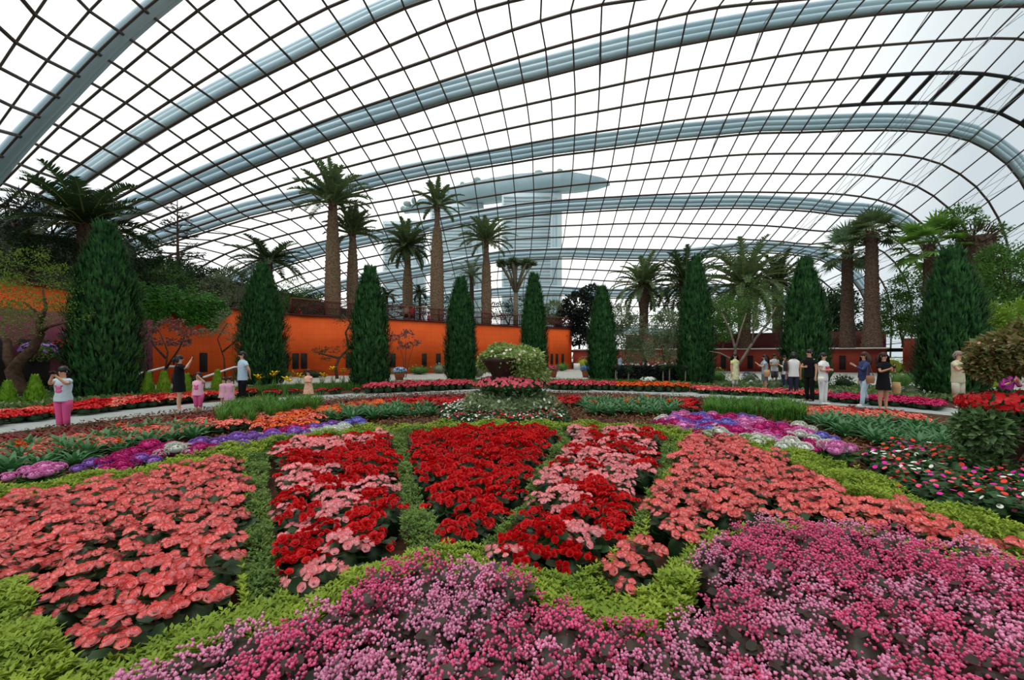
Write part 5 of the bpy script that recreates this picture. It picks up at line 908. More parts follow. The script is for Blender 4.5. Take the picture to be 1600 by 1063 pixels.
# yellow daylilies on stalks
fly = mat('lily_yellow', (250, 216, 20), (244, 196, 10), 9, .5, .3)
def lily():
    b = tuft(22, .6, .025, .7); st = []
    return b
LT = [tuft(24, .62, .026, .6).mesh('leaves', gr) for _ in range(2)]
lm_ = MB().inst(DIA, np.zeros((6, 3)), [(math.cos(a), math.sin(a), .8) for a in np.arange(6)*PI/3], np.tile(UPV, (6, 1)), .13, .07).mesh('flower', fly)
for px, py, fy in ((402, 612, 590), (430, 616, 585), (447, 622, 594), (466, 612, 588), (503, 608, 587), (520, 606, 577), (536, 604, 580), (548, 605, 583), (398, 605, 596), (560, 600, 582)):
    X, Y = gp(px, py); zf = zt(fy, Y); o = ob('yellow_daylily', LT[px % 2], None, (X, Y, 0), px); tag(o, 'yellow daylily on a tall stalk near the girl in the floral dress', 'daylily', 'yellow daylilies by the second and third cypress')
    for dx, dz in ((0, 0), (.12, -.1)):
        MB().tube([(0, 0, 0), (dx, 0, zf+dz)], .008, 4).build('stalk', gr, o); f = ob('flower', lm_, o, (dx, 0, zf+dz)); f.scale = (1.9,)*3
# low shrubs and perennials of the outer border and below the walls
def bush(px, py, w, h, lm, label, n=500, size=.09, fl=None, nfl=0, fs=.1, name='shrub', group=None, cat='shrub', z0=0):
    X, Y = gp(px, py, z0)
    if px < 893: Y = min(Y, wy(px)-w/2/FPX*Y-.6)
    X = at(px, Y); rx = w/2/FPX*Y; hh = h/FPX*Y; t = thing(name, label, cat, (X, Y, z0), group=group); b = blobs_leaves(MB(), [(0, 0, hh*.5, rx, hh*.5)], n, size, .45, .4, .5)
    b.ell((0, 0, hh*.42), (rx*.72, rx*.72, hh*.4), 8, 6); b.build('foliage', leafm[lm], t)
    if fl: 
        d = unit(nfl); d[:, 2] = np.abs(d[:, 2]); MB().inst(FLOR, d*np.array((rx, rx, hh*.52))+np.array((0, 0, hh*.5)), d+UPV*.5, unit(nfl), fs*rnd(nfl, .8, 1.3)).build('flowers', fl, t)
    return t
for px, py, w, h, lm, lb, fl, nf in (
    (440, 588, 40, 14, 'md', 'low green shrub before the orange wall right of the second cypress', c_yel, 5), (488, 588, 44, 12, 'dk', 'low dark shrub before the orange wall, left of the twisted pine', None, 0),
    (600, 585, 30, 14, 'md', 'green shrub with yellow blooms behind the third cypress', c_yel, 6), (655, 583, 40, 15, 'md', 'green shrub before the orange wall left of the fourth cypress', c_yel, 8), (688, 582, 30, 16, 'ol', 'grey-green shrub right of the pot of blue flowers', c_wht, 10),
    (748, 590, 24, 24, 'ol', 'tall grey-green bush left of the central planter by the wall', c_lpk, 8), (878, 580, 26, 14, 'md', 'low green shrub at the right end of the orange wall', None, 0), (912, 578, 24, 20, 'gl', 'yellow-green bush left of the small slim cypress', c_wht, 10),
    (300, 600, 34, 14, 'dk', 'dark low shrub between the two white handrails', None, 0), (380, 590, 30, 12, 'md', 'low green shrub behind the man in the light blue shirt', None, 0), (205, 615, 26, 24, 'dk', 'dark bush at the right foot of the broad cypress', None, 0),
    (100, 622, 30, 26, 'dk', 'dark bush behind the girl taking a photo', None, 0), (20, 605, 34, 30, 'gl', 'yellow-green bush at the left edge before the purple wall', c_yel, 10), (75, 612, 30, 24, 'md', 'green bush at the foot of the feathery tree', None, 0),
    (1120, 600, 36, 24, 'md', 'green bush between the tall cypress and the woman in white', c_yel, 8), (1172, 602, 22, 20, 'ol', 'silvery bush right of the woman in white', c_blue, 12), (1216, 610, 34, 16, 'ol', 'silvery low bush before the man in the tank top', c_wht, 14),
    (1185, 608, 30, 14, 'ol', 'silvery low bush with pale flowers before the woman in light blue', c_wht, 14), (1318, 612, 30, 26, 'dk', 'dark green bush between the woman in pink and white and the woman in navy', c_wht, 8), (1312, 622, 30, 12, 'ol', 'grey-green low bush with pale flowers behind the path at the right', c_wht, 8),
    (1408, 606, 34, 28, 'md', 'green bush right of the woman with the paper bag', c_wht, 6), (1430, 622, 40, 18, 'ol', 'silvery bush low behind the path right of the woman with the paper bag', c_wht, 14), (1432, 600, 30, 24, 'dk', 'dark bush left of the broad right cypress', c_mag, 5),
    (1545, 608, 36, 30, 'gl', 'yellow-flowered bush behind the crouching person in purple', c_yel, 14), (1395, 585, 30, 28, 'gl', 'pale green tree-like bush before the red wall', None, 0), (1420, 580, 20, 24, 'md', 'green bush before the red wall end', None, 0),
    (1275, 585, 24, 18, 'md', 'green bush behind the woman in pink and white', None, 0), (1240, 578, 24, 14, 'md', 'low green bush before the red wall left of the man in black', None, 0), (1010, 585, 20, 12, 'dk', 'small dark bush behind the topiary hedge', None, 0)):
    bush(px, py, w, h, lm, lb, 420, .1, fl, nf, .13)
# dark clipped hedge with ball topiary standards before it
X, Y = gp(1015, 601); hd = thing('dark_hedge', 'low dark clipped hedge with white flowers behind the topiary standards', 'hedge', (X, Y, 0)); k = 6000
B = np.c_[rnd(k, -1.75, 1.75), rnd(k, -.5, .5), rnd(k, .05, .95)]; e = R.integers(0, 3, k); B[e == 0, 1] = -.5; B[e == 1, 2] = .95; MB().inst(DIA, B, unit(k)+UPV*.3, unit(k), .12, .09).box((0, 0, .42), (3.3, .8, .84)).build('foliage', leafm['bk'], hd)
k = 60; MB().inst(FLOR, np.c_[rnd(k, -1.7, 1.7), rnd(k, -.5, .5), rnd(k, .9, 1.15)], unit(k)+UPV, unit(k), .14).build('flowers', c_wht, hd)
for px, pt, lb in ((962, 574, 'leftmost ball-topped topiary standard before the dark hedge'), (982, 578, 'second ball-topped topiary standard from the left before the dark hedge'), (1036, 576, 'ball-topped topiary standard at the middle of the dark hedge'), (1046, 572, 'taller ball-topped topiary standard right of the hedge middle'), (1071, 575, 'rightmost ball-topped topiary standard beside the tall cypress')):
    X, Y = gp(px, 606); h = zt(pt, Y); t = thing('topiary_standard', lb, 'topiary', (X, Y, 0), group='ball topiary standards'); MB().tube([(0, 0, 0), (0, 0, h)], .035, 6).build('stem', barkpale, t)
    blobs_leaves(MB().ell((0, 0, h), .12, 8, 6), [(0, 0, h, .17, .17)], 260, .07, .7, 0).build('ball_crown', leafm['dk'], t)
# busy lizzies
imp_l = mat('impatiens_leaf', (44, 78, 42), (70, 106, 56), 9, .5, .3, .1)
fl5 = ([(0, 0, 0)]+[(0.05, .5*math.cos(a), .5*math.sin(a)) for a in np.arange(10)*PI/5], [([(0, j+1, (j+1) % 10+1) for j in range(10)], 0)])
def imp(m, n=7): return simple_plant(n, .16, .24, .052, imp_l, [m], tm=fl5, nf=46, fs=.085, ftm=DIA)
IM = {'white': imp(c_wht), 'red': imp(c_br), 'pink': imp(pm((240, 86, 122))), 'magenta': imp(pm((214, 30, 150))), 'orange-red': imp(pm((236, 60, 40)))}
for where, poly, zz, cols in (('in the patch at the right before the large urn', [(1352,706),(1400,690),(1480,700),(1640,720),(1700,820),(1600,802),(1520,792),(1440,764),(1372,738)], .2, ['white', 'red', 'pink', 'magenta', 'orange-red']),
                        ('around the foot of the central planter', [(690,650),(700,634),(740,624),(868,628),(885,640),(880,654),(840,660),(720,658)], .2, ['white', 'red', 'white', 'pink'])):
    for x, y in fill(poly, zz, .27, .35):
        c = str(R.choice(cols)); o = ob('impatiens', IM[c], None, (x, y, .04), R.uniform(0, 6)); s = R.uniform(.8, 1.15); o.scale = (s, s, s); tag(o, '%s impatiens plant %s' % (c, where), 'impatiens', '%s impatiens %s' % (c, where))

# ------------------------------------------------------------------ planters
def leafball(b, c, r, n, size, tm=DIA, wr=.6, mi=0, low=-1):
    d = unit(n); d[:, 2] = np.where(d[:, 2] < low, -d[:, 2], d[:, 2]); q = rnd(n, .75, 1.05)[:, None]; P = d*q*np.array(r)+np.array(c)
    return b.inst(tm, P, d+R.normal(0, .5, (n, 3)), d+UPV*.6, size*rnd(n, .7, 1.25), size*wr*rnd(n, .8, 1.2), mi)
def flowers_on(b, c, r, n, size, tm=fl5, mi=0, lo=-.1):
    d = unit(n*2); d = d[d[:, 2] > lo][:n]; return b.inst(tm, d*np.array(r)*1.04+np.array(c), d+R.normal(0, .2, d.shape), unit(len(d)), size*rnd(len(d), .8, 1.2), None, mi)
# central tiered planter
X, Y = gp(803, 650); S = Y/FPX
t = thing('tiered_planter', 'central tiered planter, leafy crowned brown urn above a skirt of pink flowers', 'planter', (X, Y, 0))
def zc_(py): return zt(py, Y)
prof = [(0, .0), (.34, .0), (.38, .1), (.2, .2), (.16, zc_(600)-.02), (.2, zc_(592)), (.5, zc_(566)), (.56, zc_(560)), (.5, zc_(561)), (0, zc_(564))]
MB().lathe(prof, 20).build('urn', urn_m, t, True, loc=(-.3, -.25, 0))
def zrad(px0, px1, py0, py1): return ((px0+px1)/2-803)*S, (px1-px0)/2*S, (zc_(py0)+zc_(py1))/2, abs(zc_(py0)-zc_(py1))/2
cx_, rx_, cz_, rz_ = zrad(754, 848, 541, 578); b = MB().ell((cx_, 0, cz_), (rx_*.75, rx_*.75, rz_*.75), 12, 8); leafball(b, (cx_, 0, cz_), (rx_, rx_, rz_), 1900, .1)
for q0, q1, q2, q3_ in ((788, 852, 556, 596), (800, 858, 572, 604), (748, 776, 552, 580), (765, 800, 538, 560)):
    e = zrad(q0, q1, q2, q3_); b.ell((e[0], -.1, e[2]), (e[1]*.7, e[1]*.7, e[3]*.7), 9, 6); leafball(b, (e[0], -.1, e[2]), (e[1], e[1], e[3]), 620, .1)
b.build('trailing_foliage', mat('planter_leaf', (98, 140, 50), (178, 190, 122), 11, .55, .3), t); fm_ = MB().inst(fl5, [(0, 0, 0)], [(0, 0, 1.)], [(1., 0, 0)], .07).mesh('white_flower', pm((240, 214, 206)))
for d in unit(90):
    if d[2] > -.1: o = ob('white_flower', fm_, t, (cx_+d[0]*rx_*1.04, d[1]*rx_*1.04, cz_+d[2]*rz_*1.04)); o.rotation_euler = Vector(d).to_track_quat('Z', 'Y').to_euler()
cx_, rx_, cz_, rz_ = zrad(742, 858, 588, 618); b = MB().ell((cx_, 0, cz_), (rx_*.88, rx_*.88, rz_*.85), 14, 8); leafball(b, (cx_, 0, cz_), (rx_, rx_, rz_), 1200, .08); b.build('skirt_foliage', imp_l, t)
b = MB(); flowers_on(b, (cx_, 0, cz_+.02), (rx_, rx_, rz_), 420, .085, lo=.1); tag(b.build('skirt_flowers', c_pk, t), kind='stuff')
cx_, rx_, cz_, rz_ = zrad(722, 872, 606, 668); b = MB().ell((cx_, 0, cz_), (rx_*.8, rx_*.8, rz_*.85), 14, 8, 0); leafball(b, (cx_, 0, cz_), (rx_, rx_, rz_), 2600, .13); b.build('lower_foliage', mat('planter_leaf_low', (58, 92, 48), (170, 184, 136), 14, .55, .3), t); b = MB(); flowers_on(b, (cx_, 0, cz_), (rx_, rx_, rz_), 60, .08, lo=-.2); b.build('lower_flowers', c_wht, t)
# large urn planter at the right edge, nearer
X, Y = 6.3, 5.6
def zr(py): return zt(py, Y)
t = thing('urn_planter', 'large dark urn planter at the right edge, overflowing with variegated leaves and red flowers', 'planter', (X, Y, 0)); S = Y/FPX; pxc = X/Y*FPX+CXP
MB().lathe([(0, 0), (.3, 0), (.34, .08), (.15, .16), (.12, zr(740)), (.16, zr(725)), (.27, zr(695)), (.34, zr(662)), (.31, zr(660)), (0, zr(665))], 22).build('urn', urn_m, t, True, loc=(.0, 0, 0))
def el(px0, px1, py0, py1, dy=0): return ((px0+px1)/2-pxc)*S, dy, (zr(py0)+zr(py1))/2, (px1-px0)/2*S, abs(zr(py0)-zr(py1))/2
b = MB()
for q, n in ((el(1535, 1660, 520, 582), 2600), (el(1520, 1565, 548, 592), 900), (el(1585, 1660, 500, 560), 900)):
    b.ell(q[:3], (q[3]*.55, q[3]*.5, q[4]*.6), 10, 7); leafball(b, q[:3], (q[3], q[3]*.8, q[4]), int(n*.8), .1)
# ragged drooping shoots
for k in range(26):
    a = R.uniform(-1.2, 1.2); p0 = np.array((el(1535, 1660, 520, 582)[0]-.1+R.uniform(-.2, .3), 0, zr(555))); p2 = p0+np.array((-R.uniform(.15, .42), R.uniform(-.3, .1), R.uniform(-.4, .15))); p1 = (p0+p2)/2+np.array((0, 0, .15)); s = np.linspace(0, 1, 14)[:, None]; P = (1-s)**2*p0+2*s*(1-s)*p1+s*s*p2
    b.tube(P[::4], .008, 4, cap=False); b.inst(DIA, P, unit(14)+np.array((-.6, 0, -.2)), unit(14)+UPV, .06, .035)
b.build('upper_foliage', mat('urn_variegated_leaf', (112, 140, 74), (128, 84, 60), 22, .5, .35), t)
b = MB(); flowers_on(b, el(1535, 1660, 520, 582)[:3], (el(1535, 1660, 520, 582)[3], .5, el(1535, 1660, 520, 582)[4]), 60, .035); b.build('upper_flowers', pm((236, 170, 160)), t)
q = el(1515, 1660, 612, 650); b = MB().ell(q[:3], (q[3]*.85, q[3]*.7, q[4]*.8), 12, 7); leafball(b, q[:3], (q[3], q[3]*.8, q[4]), 700, .07); b.build('middle_foliage', imp_l, t)
b = MB(); flowers_on(b, q[:3], (q[3], q[3]*.8, q[4]), 700, .06, lo=-.3); b.build('red_flowers', pm((190, 16, 24)), t)
b = MB()
for q, n in ((el(1490, 1560, 640, 700, -.1), 1400), (el(1560, 1660, 640, 700, -.3), 900), (el(1478, 1550, 690, 790, -.1), 1300), (el(1560, 1680, 720, 800, -.1), 1300), (el(1500, 1600, 740, 800, 0), 900)):
    b.ell(q[:3], (q[3]*.7, q[3]*.6, q[4]*.75), 10, 7); leafball(b, q[:3], (q[3], q[3]*.8, q[4]), int(n*.8), .11)
b.build('lower_foliage', mat('urn_lower_leaf', (122, 152, 96), (64, 96, 54), 16, .5, .35), t)
# stone in the impatiens patch
X, Y = gp(1424, 728); o = MB().ell((0, 0, .05), (.2, .13, .09), 12, 7, wob=.05).build('stepping_stone', mat('pale_stone', (150, 156, 140), (166, 170, 156), 6, .8), None, True, (X, Y, .03)); tag(o, 'pale flat stone among the impatiens at the right', 'stone')
# terracotta pots
def pot(px, py, pt, w, fl, label, m=terracotta, fcol='md'):
    X, Y = gp(px, py); S = Y/FPX; h = (py-pt)*S; r = w/2*S; t = thing('flower_pot', label, 'pot', (X, Y, 0)); MB().lathe([(0, 0), (r*.6, 0), (r*.85, h*.5), (r*.98, h*.52), (r*.98, h*.6), (r*.85, h*.6), (0, h*.56)], 14).build('pot', m, t, True)
    b = MB().ell((0, 0, h*.68), (r*.9, r*.9, h*.2), 8, 6); leafball(b, (0, 0, h*.7), (r*1.1, r*1.1, h*.25), 260, .09); b.build('foliage', leafm[fcol], t); b = MB(); flowers_on(b, (0, 0, h*.74), (r*1.15, r*1.15, h*.3), 90, .1); b.build('flowers', fl, t)
pot(624, 594, 575, 19, pm((150, 180, 226)), 'terracotta pot of pale blue flowers between the third and fourth cypress')
pot(863, 590, 572, 18, c_mag, 'terracotta pot of magenta flowers right of the central planter'); pot(915, 590, 572, 14, pm((90, 130, 200)), 'terracotta pot of blue flowers left of the small slim cypress')
pot(1012, 604, 590, 20, c_wht, 'low stone trough of white flowers before the dark hedge', barkpale)
X, Y = gp(902, 578); o = MB().box((0, 0, .35), (.75, .6, .7)).build('white_trough', white, None, False, (X, Y, 0)); tag(o, 'square white planter box far back at the end of the orange wall', 'planter')
# handrails
for k, (pa, pb, lb) in enumerate((((188, 592, 16.5), (262, 573, 19.5), 'white-topped handrail right of the broad cypress'), ((318, 590, 18.0), (366, 574, 20.5), 'white-topped handrail left of the man in light blue'))):
    A = np.array((at(pa[0], pa[2]), pa[2], zt(pa[1], pa[2]))); B = np.array((at(pb[0], pb[2]), pb[2], zt(pb[1], pb[2]))); t = thing('handrail', lb, 'handrail', (A[0], A[1], 0)); o0 = np.array((A[0], A[1], 0)); C_ = B+np.array((.35, .1, 0))
    MB().tube([A-o0, B-o0, C_-o0], .045, 7).build('rail', white, t)
    for s in (.02, .5, .98): p = A+(B-A)*s-o0; MB().tube([(p[0], p[1], 0), p], .025, 6).build('post', m_bar, t)
# flowering shrubs on the purple wall: hanging baskets on brackets
for px, py, Y, lb, fl, lm in ((60, 552, 15.6, 'hanging basket of red, white and purple flowers on the purple wall', c_lav, 'md'), (103, 548, 16.2, 'leafy hanging basket with red blooms on the purple wall near the broad cypress', c_dr, 'dk')):
    X = -18.2; Y = X/(px-CXP)*FPX; z = zt(py, Y); t = thing('hanging_basket', lb, 'basket', (X, Y, z)); MB().lathe([(0, -.28), (.22, -.22), (.33, 0), (0, 0)], 14).build('bowl', bark, t); b = MB().ell((0, 0, .1), (.35, .35, .2), 8, 6)
    leafball(b, (0, 0, .05), (.5, .5, .35), 500, .09); b.build('foliage', leafm[lm], t); b = MB(); flowers_on(b, (0, 0, .08), (.5, .5, .36), 110, .1); b.build('flowers', fl, t); MB().tube([(-.35, 0, .7), (0, 0, .7), (0, 0, .1)], .02, 5).build('bracket', m_bar, t)

# ------------------------------------------------------------------ people
def skinm(c): return mat('skin%s' % (c,), c, None, 3, .55, .3)
def person(label, px, py, H, face, skin=(214, 164, 134), arms=None, legs=None, lean=0, top=None, top_m=None, sleeve=.5, bottom='pants', bot_m=None, hem=None, hair='short', hair_m=None, X=None, Y=None, shoes=None, z0=0, female=False, kid=False, props=None, cat='person', sit=0):
    """face: heading in degrees, 0 looks away from the camera, 180 towards it; arms: elbow and hand offsets per side (x outward, y forward, z up) in units of height"""
    if X is None: X, Y = gp(px, py)
    t = thing('person', label, cat, (X, Y, z0)); t.rotation_euler = (0, 0, math.radians(-face)); s = H
    hs = 1.22 if kid else 1.0; bs = 1.25 if kid else 1.0
    sk = skinm(skin); hip = .50 if not kid else .46; sh = .815 if not kid else .77; nk = sh+.035; hc = 1-.066*hs; shw = .105 if not female else .094
    if kid: shw = .1
    shw_b = shw
    if arms is None: arms = [((.03, .0, -.17), (.035, .03, -.33))]*2
    V = []; E = []; Rr = []
    def v(p, r, pr=None):
        V.append(tuple(q*s for q in p)); Rr.append(r*s); 
        if pr is not None: E.append((pr, len(V)-1))
        return len(V)-1
    pe = v((0, 0, hip+.02), .062*bs); wa = v((0, lean*.4, hip+.12), .055*bs, pe); ch = v((0, lean*.8, sh-.07), .064*bs, wa); nb = v((0, lean, sh+.01), .04, ch); n2 = v((0, lean+.005, nk+.015), .030*hs, nb)
    hd_ = v((0, lean+.012, hc-.012), .050*hs, n2); hq = v((0, lean+.006, hc+.028*hs), .042*hs, hd_)
    hands = []
    for sg, (el_, ha) in zip((-1, 1), arms):
        so = v((sg*(shw-.012), lean*.95, sh-.012), .030*bs, ch); e = v((sg*(shw+el_[0]), lean+el_[1], sh+el_[2]), .022*bs, so); w = v((sg*(shw+ha[0]), lean+ha[1], sh+ha[2]), .0145*bs, e)
        d = np.array(V[w])/s-np.array(V[e])/s; d /= np.linalg.norm(d)+1e-9; wp = np.array(V[w])/s; pm_ = wp+d*.03; pa = v(tuple(pm_), .017*bs, w); hands.append((pm_+d*.02, d))
        sd = np.cross(d, (0, 1., .2)); sd /= np.linalg.norm(sd)+1e-9; up_ = np.cross(sd, d)
        for j, (o_, l_) in enumerate(((-.014, .030), (-.005, .036), (.005, .034), (.014, .027))):
            a = v(tuple(pm_+d*.022+sd*o_), .0056*bs, pa); a = v(tuple(pm_+d*(.022+l_*.6)+sd*o_*1.1), .005*bs, a); v(tuple(pm_+d*(.022+l_*.9)+sd*o_*1.1-up_*.012), .0042*bs, a)
        a = v(tuple(pm_-d*.002+sd*.017*(-sg)), .006*bs, pa); v(tuple(pm_+d*.018+sd*.028*(-sg)), .005*bs, a)
    legs = legs or [(0, 0, 0, 0), (0, 0, 0, 0)]
    feet = []
    for sg, (kx, ky, fx, fy) in zip((-1, 1), legs):
        h_ = v((sg*.048*bs, 0, hip-.02), .05*bs, pe); kn = v((sg*(.05+kx), .008+ky, hip*.54), .034*bs, h_); cf = v((sg*(.05+(kx+fx)/2), (ky+fy)/2-.008, hip*.36), .029*bs, kn); an = v((sg*(.05+fx), fy, .045), .019*bs, cf); v((sg*(.055+fx), fy+.06, .014), .018*bs, an); feet.append((sg*(.05+fx), fy))
    me = bpy.data.meshes.new('body'); me.from_pydata(V, E, []); me.materials.append(sk); o = ob('body', me, t)
    sm = o.modifiers.new('skin', 'SKIN'); sm.use_smooth_shade = True
    for k, r_ in enumerate(Rr): me.skin_vertices[0].data[k].radius = (r_, r_)
    me.skin_vertices[0].data[0].use_root = True
    o.modifiers.new('sub', 'SUBSURF').levels = 1; o.modifiers['sub'].render_levels = 1
    # face
    hy, r0 = lean+.012, .052*hs; fc = MB()
    for sg in (-1, 1): fc.ell((sg*.019*hs*s, (hy+r0*.80)*s, hc*s), (.008*hs*s, .006*s, .0048*hs*s), 6, 5)
    fc.build('eyes', dark, t); MB().ell((0, (hy+r0*.93)*s, (hc-.017*hs)*s), (.007*hs*s, .011*s, .010*s), 6, 5).build('nose', sk, t); MB().ell((0, (hy+r0*.82)*s, (hc-.036*hs)*s), (.014*hs*s, .006*s, .0035*s), 6, 5).build('mouth', mat('lips', (176, 92, 84)), t)
    e_ = MB(); [e_.ell((sg*.050*hs*s, hy*s, (hc-.006)*s), (.006*s, .011*s, .016*s), 6, 5) for sg in (-1, 1)]; e_.build('ears', sk, t)
    # hair
    hm = hair_m or mat('black_hair', (24, 20, 20), (34, 28, 26), 30, .45, .4); b = MB(); c = (0, (hy-.012)*s, (hc+.016)*s); rr = .055*hs*s
    b.ell(c, (rr, rr*1.06, rr*1.02), 14, 9)
    k = 160; d = unit(k); d[:, 1] = np.where((d[:, 2] < .35), -np.abs(d[:, 1]), d[:, 1]); b.inst(BLADE, np.array(c)+d*rr*.98, d*.3+np.array((0, -.2, -1)), d, .05*s, .02*s)
    if hair == 'long':
        k = 420; a = rnd(k, PI*.95, PI*2.05); q = rnd(k, .85, 1.1); B = np.c_[np.cos(a)*rr*q, np.sin(a)*rr*q+c[1], c[2]+rnd(k, -.01, .03)*s]; b.inst(STRAP, B, np.c_[np.cos(a)*.12, np.sin(a)*.16, -np.ones(k)], np.c_[np.cos(a), np.sin(a), np.zeros(k)], rnd(k, .13, .2)*s, .018*s)
        b.rings([(0, c[1]-.012*s, c[2]+.01*s, rr*.98, rr*.85), (0, c[1]-.018*s, c[2]-.07*s, rr*.95, rr*.7), (0, c[1]-.03*s, c[2]-.14*s, rr*.7, rr*.45), (0, c[1]-.03*s, c[2]-.17*s, .01, .01)], 12)
    if hair == 'tail':
        b.tube([(0, c[1]-rr, c[2]), (0, c[1]-rr*1.5, c[2]-.04*s), (0, c[1]-rr*1.4, c[2]-.14*s)], [.018*s, .026*s, .006*s], 7)
    if hair == 'bob': b.rings([(0, c[1]-.008*s, c[2]+.02*s, rr*1.02, rr*.95), (0, c[1]-.012*s, c[2]-.055*s, rr*1.08, rr*.9), (0, c[1]-.012*s, c[2]-.06*s, .01, .01)], 12)
    b.build('hair', hm, t, True)
    # clothes
    wv = (.092 if female else .1)*bs; dp = .066*bs
    if top:
        zl = (hem if (top == 'dress') else hip-.03); fl = 1.45 if top == 'dress' else 1.05; b = MB()
        zs = [(zl, wv*fl*(1.0 if top != 'dress' or kid else .82), dp*(1.5 if top == 'dress' else 1.2), 0)]
        if top == 'dress': zs.append(((zl+hip)/2+.03, wv*(1.22 if kid else 1.06), dp*1.4, 0))
        zs += [(hip+.02, wv*(1.02 if not kid else 1.08), dp*1.22, 0), (hip+.11, wv*(.86 if female else .95), dp*1.1, lean*.4), (sh-.09, wv*1.04, dp*1.16, lean*.8), (sh-.02, shw*1.06, dp*.98, lean*.95), (sh+.012, shw*.72, dp*.72, lean), (sh+.03, .038, .036, lean+.004)]
        b.rings([(0, y_*s, z_*s, a_*s, d_*s) for z_, a_, d_, y_ in zs], 18)
        b.rings([(0, 0, (zl+.002)*s, zs[0][1]*s, zs[0][2]*s), (0, 0, (zl+.02)*s, .01, .01)], 18)
        if sleeve:
            for sg, (el_, ha) in zip((-1, 1), arms):
                A = np.array((sg*(shw-.02), lean*.95, sh-.014)); Bv = np.array((sg*(shw+el_[0]), lean+el_[1], sh+el_[2])); Cv = np.array((sg*(shw+ha[0]), lean+ha[1], sh+ha[2]))
                if sleeve <= 1: P = [A, A+(Bv-A)*.4*min(1, sleeve*2), A+(Bv-A)*sleeve]; rr_ = [.040*bs, .038*bs, .037*bs]
                else: P = [A, A+(Bv-A)*.5, Bv, Bv+(Cv-Bv)*(sleeve-1)]; rr_ = [.040*bs, .035*bs, .030*bs, .024*bs]
                b.tube(np.array(P)*s, np.array(rr_)*s, 10)
        tn = {'dress': 'dress', 'shirt': 'shirt', 'tank': 'tank_top'}[top]; o = b.build(tn, top_m, t, True)
    if bottom in ('pants', 'shorts', 'capri'):
        b = MB(); b.rings([(0, 0, z_*s, a_*s, d_*s) for z_, a_, d_ in ((hip-.05, .088*bs, .064*bs), (hip-.01, .094*bs, .070*bs), (hip+.06, .086*bs, .064*bs), (hip+.062, .01, .01))], 16)
        ze = {'pants': .03, 'capri': hip*.33, 'shorts': hip*.55}[bottom]
        for sg, (kx, ky, fx, fy) in zip((-1, 1), legs):
            hp = np.array((sg*.046*bs, 0, hip-.01)); kn = np.array((sg*(.05+kx), .008+ky, hip*.54)); an = np.array((sg*(.05+fx), fy, .03)); P = [hp, (hp+kn)/2, kn]; rr_ = [.056*bs, .050*bs, .040*bs]
            if bottom != 'shorts': q = (kn[2]-ze)/(kn[2]-an[2]); P += [kn+(an-kn)*q*.5, kn+(an-kn)*q]; rr_ += [.035*bs, .031*bs if bottom == 'capri' else .034*bs]
            else: rr_ = [.056*bs, .054*bs, .050*bs]
            b.tube(np.array(P)*s, np.array(rr_)*s, 12)
        b.build({'pants': 'trousers', 'capri': 'leggings', 'shorts': 'shorts'}[bottom], bot_m, t, True)
    if bottom == 'skirt':
        b = MB(); b.rings([(0, 0, z_*s, a_*s, d_*s) for z_, a_, d_ in ((hem or hip*.6, .1*bs, .075*bs), (hip-.03, .1*bs, .076*bs), (hip+.06, .085*bs, .066*bs), (hip+.062, .01, .01))], 16); b.build('skirt', bot_m, t, True)
    b = MB()
    for fx, fy in feet:
        b.ell((fx*s*1.03, (fy+.035)*s, .02*s), (.03*s*bs, .072*s, .022*s), 10, 6)
    b.build('shoes', shoes or mat('dark_shoes', (50, 44, 44)), t, True)
    if props: props(t, s, hands, dict(sh=sh, shw=shw, hip=hip, hc=hc, lean=lean))
    return t
cl = lambda c, c2=None: mat('cloth%s' % (c,), c, c2, 9, .85, .15)
FRONT = ((.0, .10, -.15), (-.07, .19, -.07)); UPA = ((.02, .10, -.06), (-.085, .17, .085)); FOLD = ((.02, .04, -.16), (-.09, .11, -.15)); HANG = ((.02, -.005, -.17), (.025, .02, -.33)); BACKH = ((.045, -.05, -.16), (-.02, -.09, -.26))
def camera_prop(t, s, hands, g):
    p = (np.array(hands[0][0])+np.array(hands[1][0]))/2*s; MB().box(tuple(p+np.array((0, .01, .01))), (.11, .035, .07)).tube([p+np.array((0, .02, .01)), p+np.array((0, .07, .01))], .025, 8).build('camera', dark, t)
def phone_prop(t, s, hands, g):
    p = (np.array(hands[0][0])+np.array(hands[1][0]))/2*s; MB().box(tuple(p+np.array((0, .02, .03))), (.07, .012, .13)).build('phone', dark, t)
def bag(side, col, w=.3, h=.24, strap=True, zz=.45, name='handbag', yy=0.):
    def f(t, s, hands, g):
        x = side*(g['shw']+.045)*s; z = zz*s; m = mat('bag%s' % (col,), col, None, 5, .7); MB().rings([(x, yy, z-h/2, .055, w/2*.85), (x, yy, z, .07, w/2), (x, yy, z+h/2, .03, w/2*.9), (x, yy, z+h/2+.002, .001, .001)], 12).build(name, m, t, True)
        if strap: MB().tube([(x, yy-w*.35, z+h/2), (side*g['shw']*.9*s, 0, (g['sh']+.012)*s), (x, yy+w*.35, z+h/2)], .012, 5).build('strap', m, t)
    return f
def both(*fs):
    def f(*a):
        for q in fs: q(*a)
    return f
def chest_print(col):
    def f(t, s, hands, g):
        b = MB(); m = mat('print%s' % (col,), col); y = g['lean']*s*.8+.088*s
        for dx, dz, r in ((0, 0, .045), (-.03, .03, .02), (.03, .03, .02), (0, -.05, .05)): b.ell((dx*s*1.3, y, (g['sh']-.12+dz)*s), (r*s, .012*s, r*.75*s), 8, 6)
        b.build('shirt_print', m, t)
    return f
pinkpants = cl((226, 92, 148)); palet = cl((196, 214, 220), (210, 226, 230)); blk = cl((22, 22, 26)); wht = cl((232, 232, 230)); lpink = cl((244, 184, 206)); jeans = cl((176, 196, 214), (196, 212, 226)); navy = cl((54, 64, 104), (64, 76, 116))
def dist(px, py): return gp(px, py)
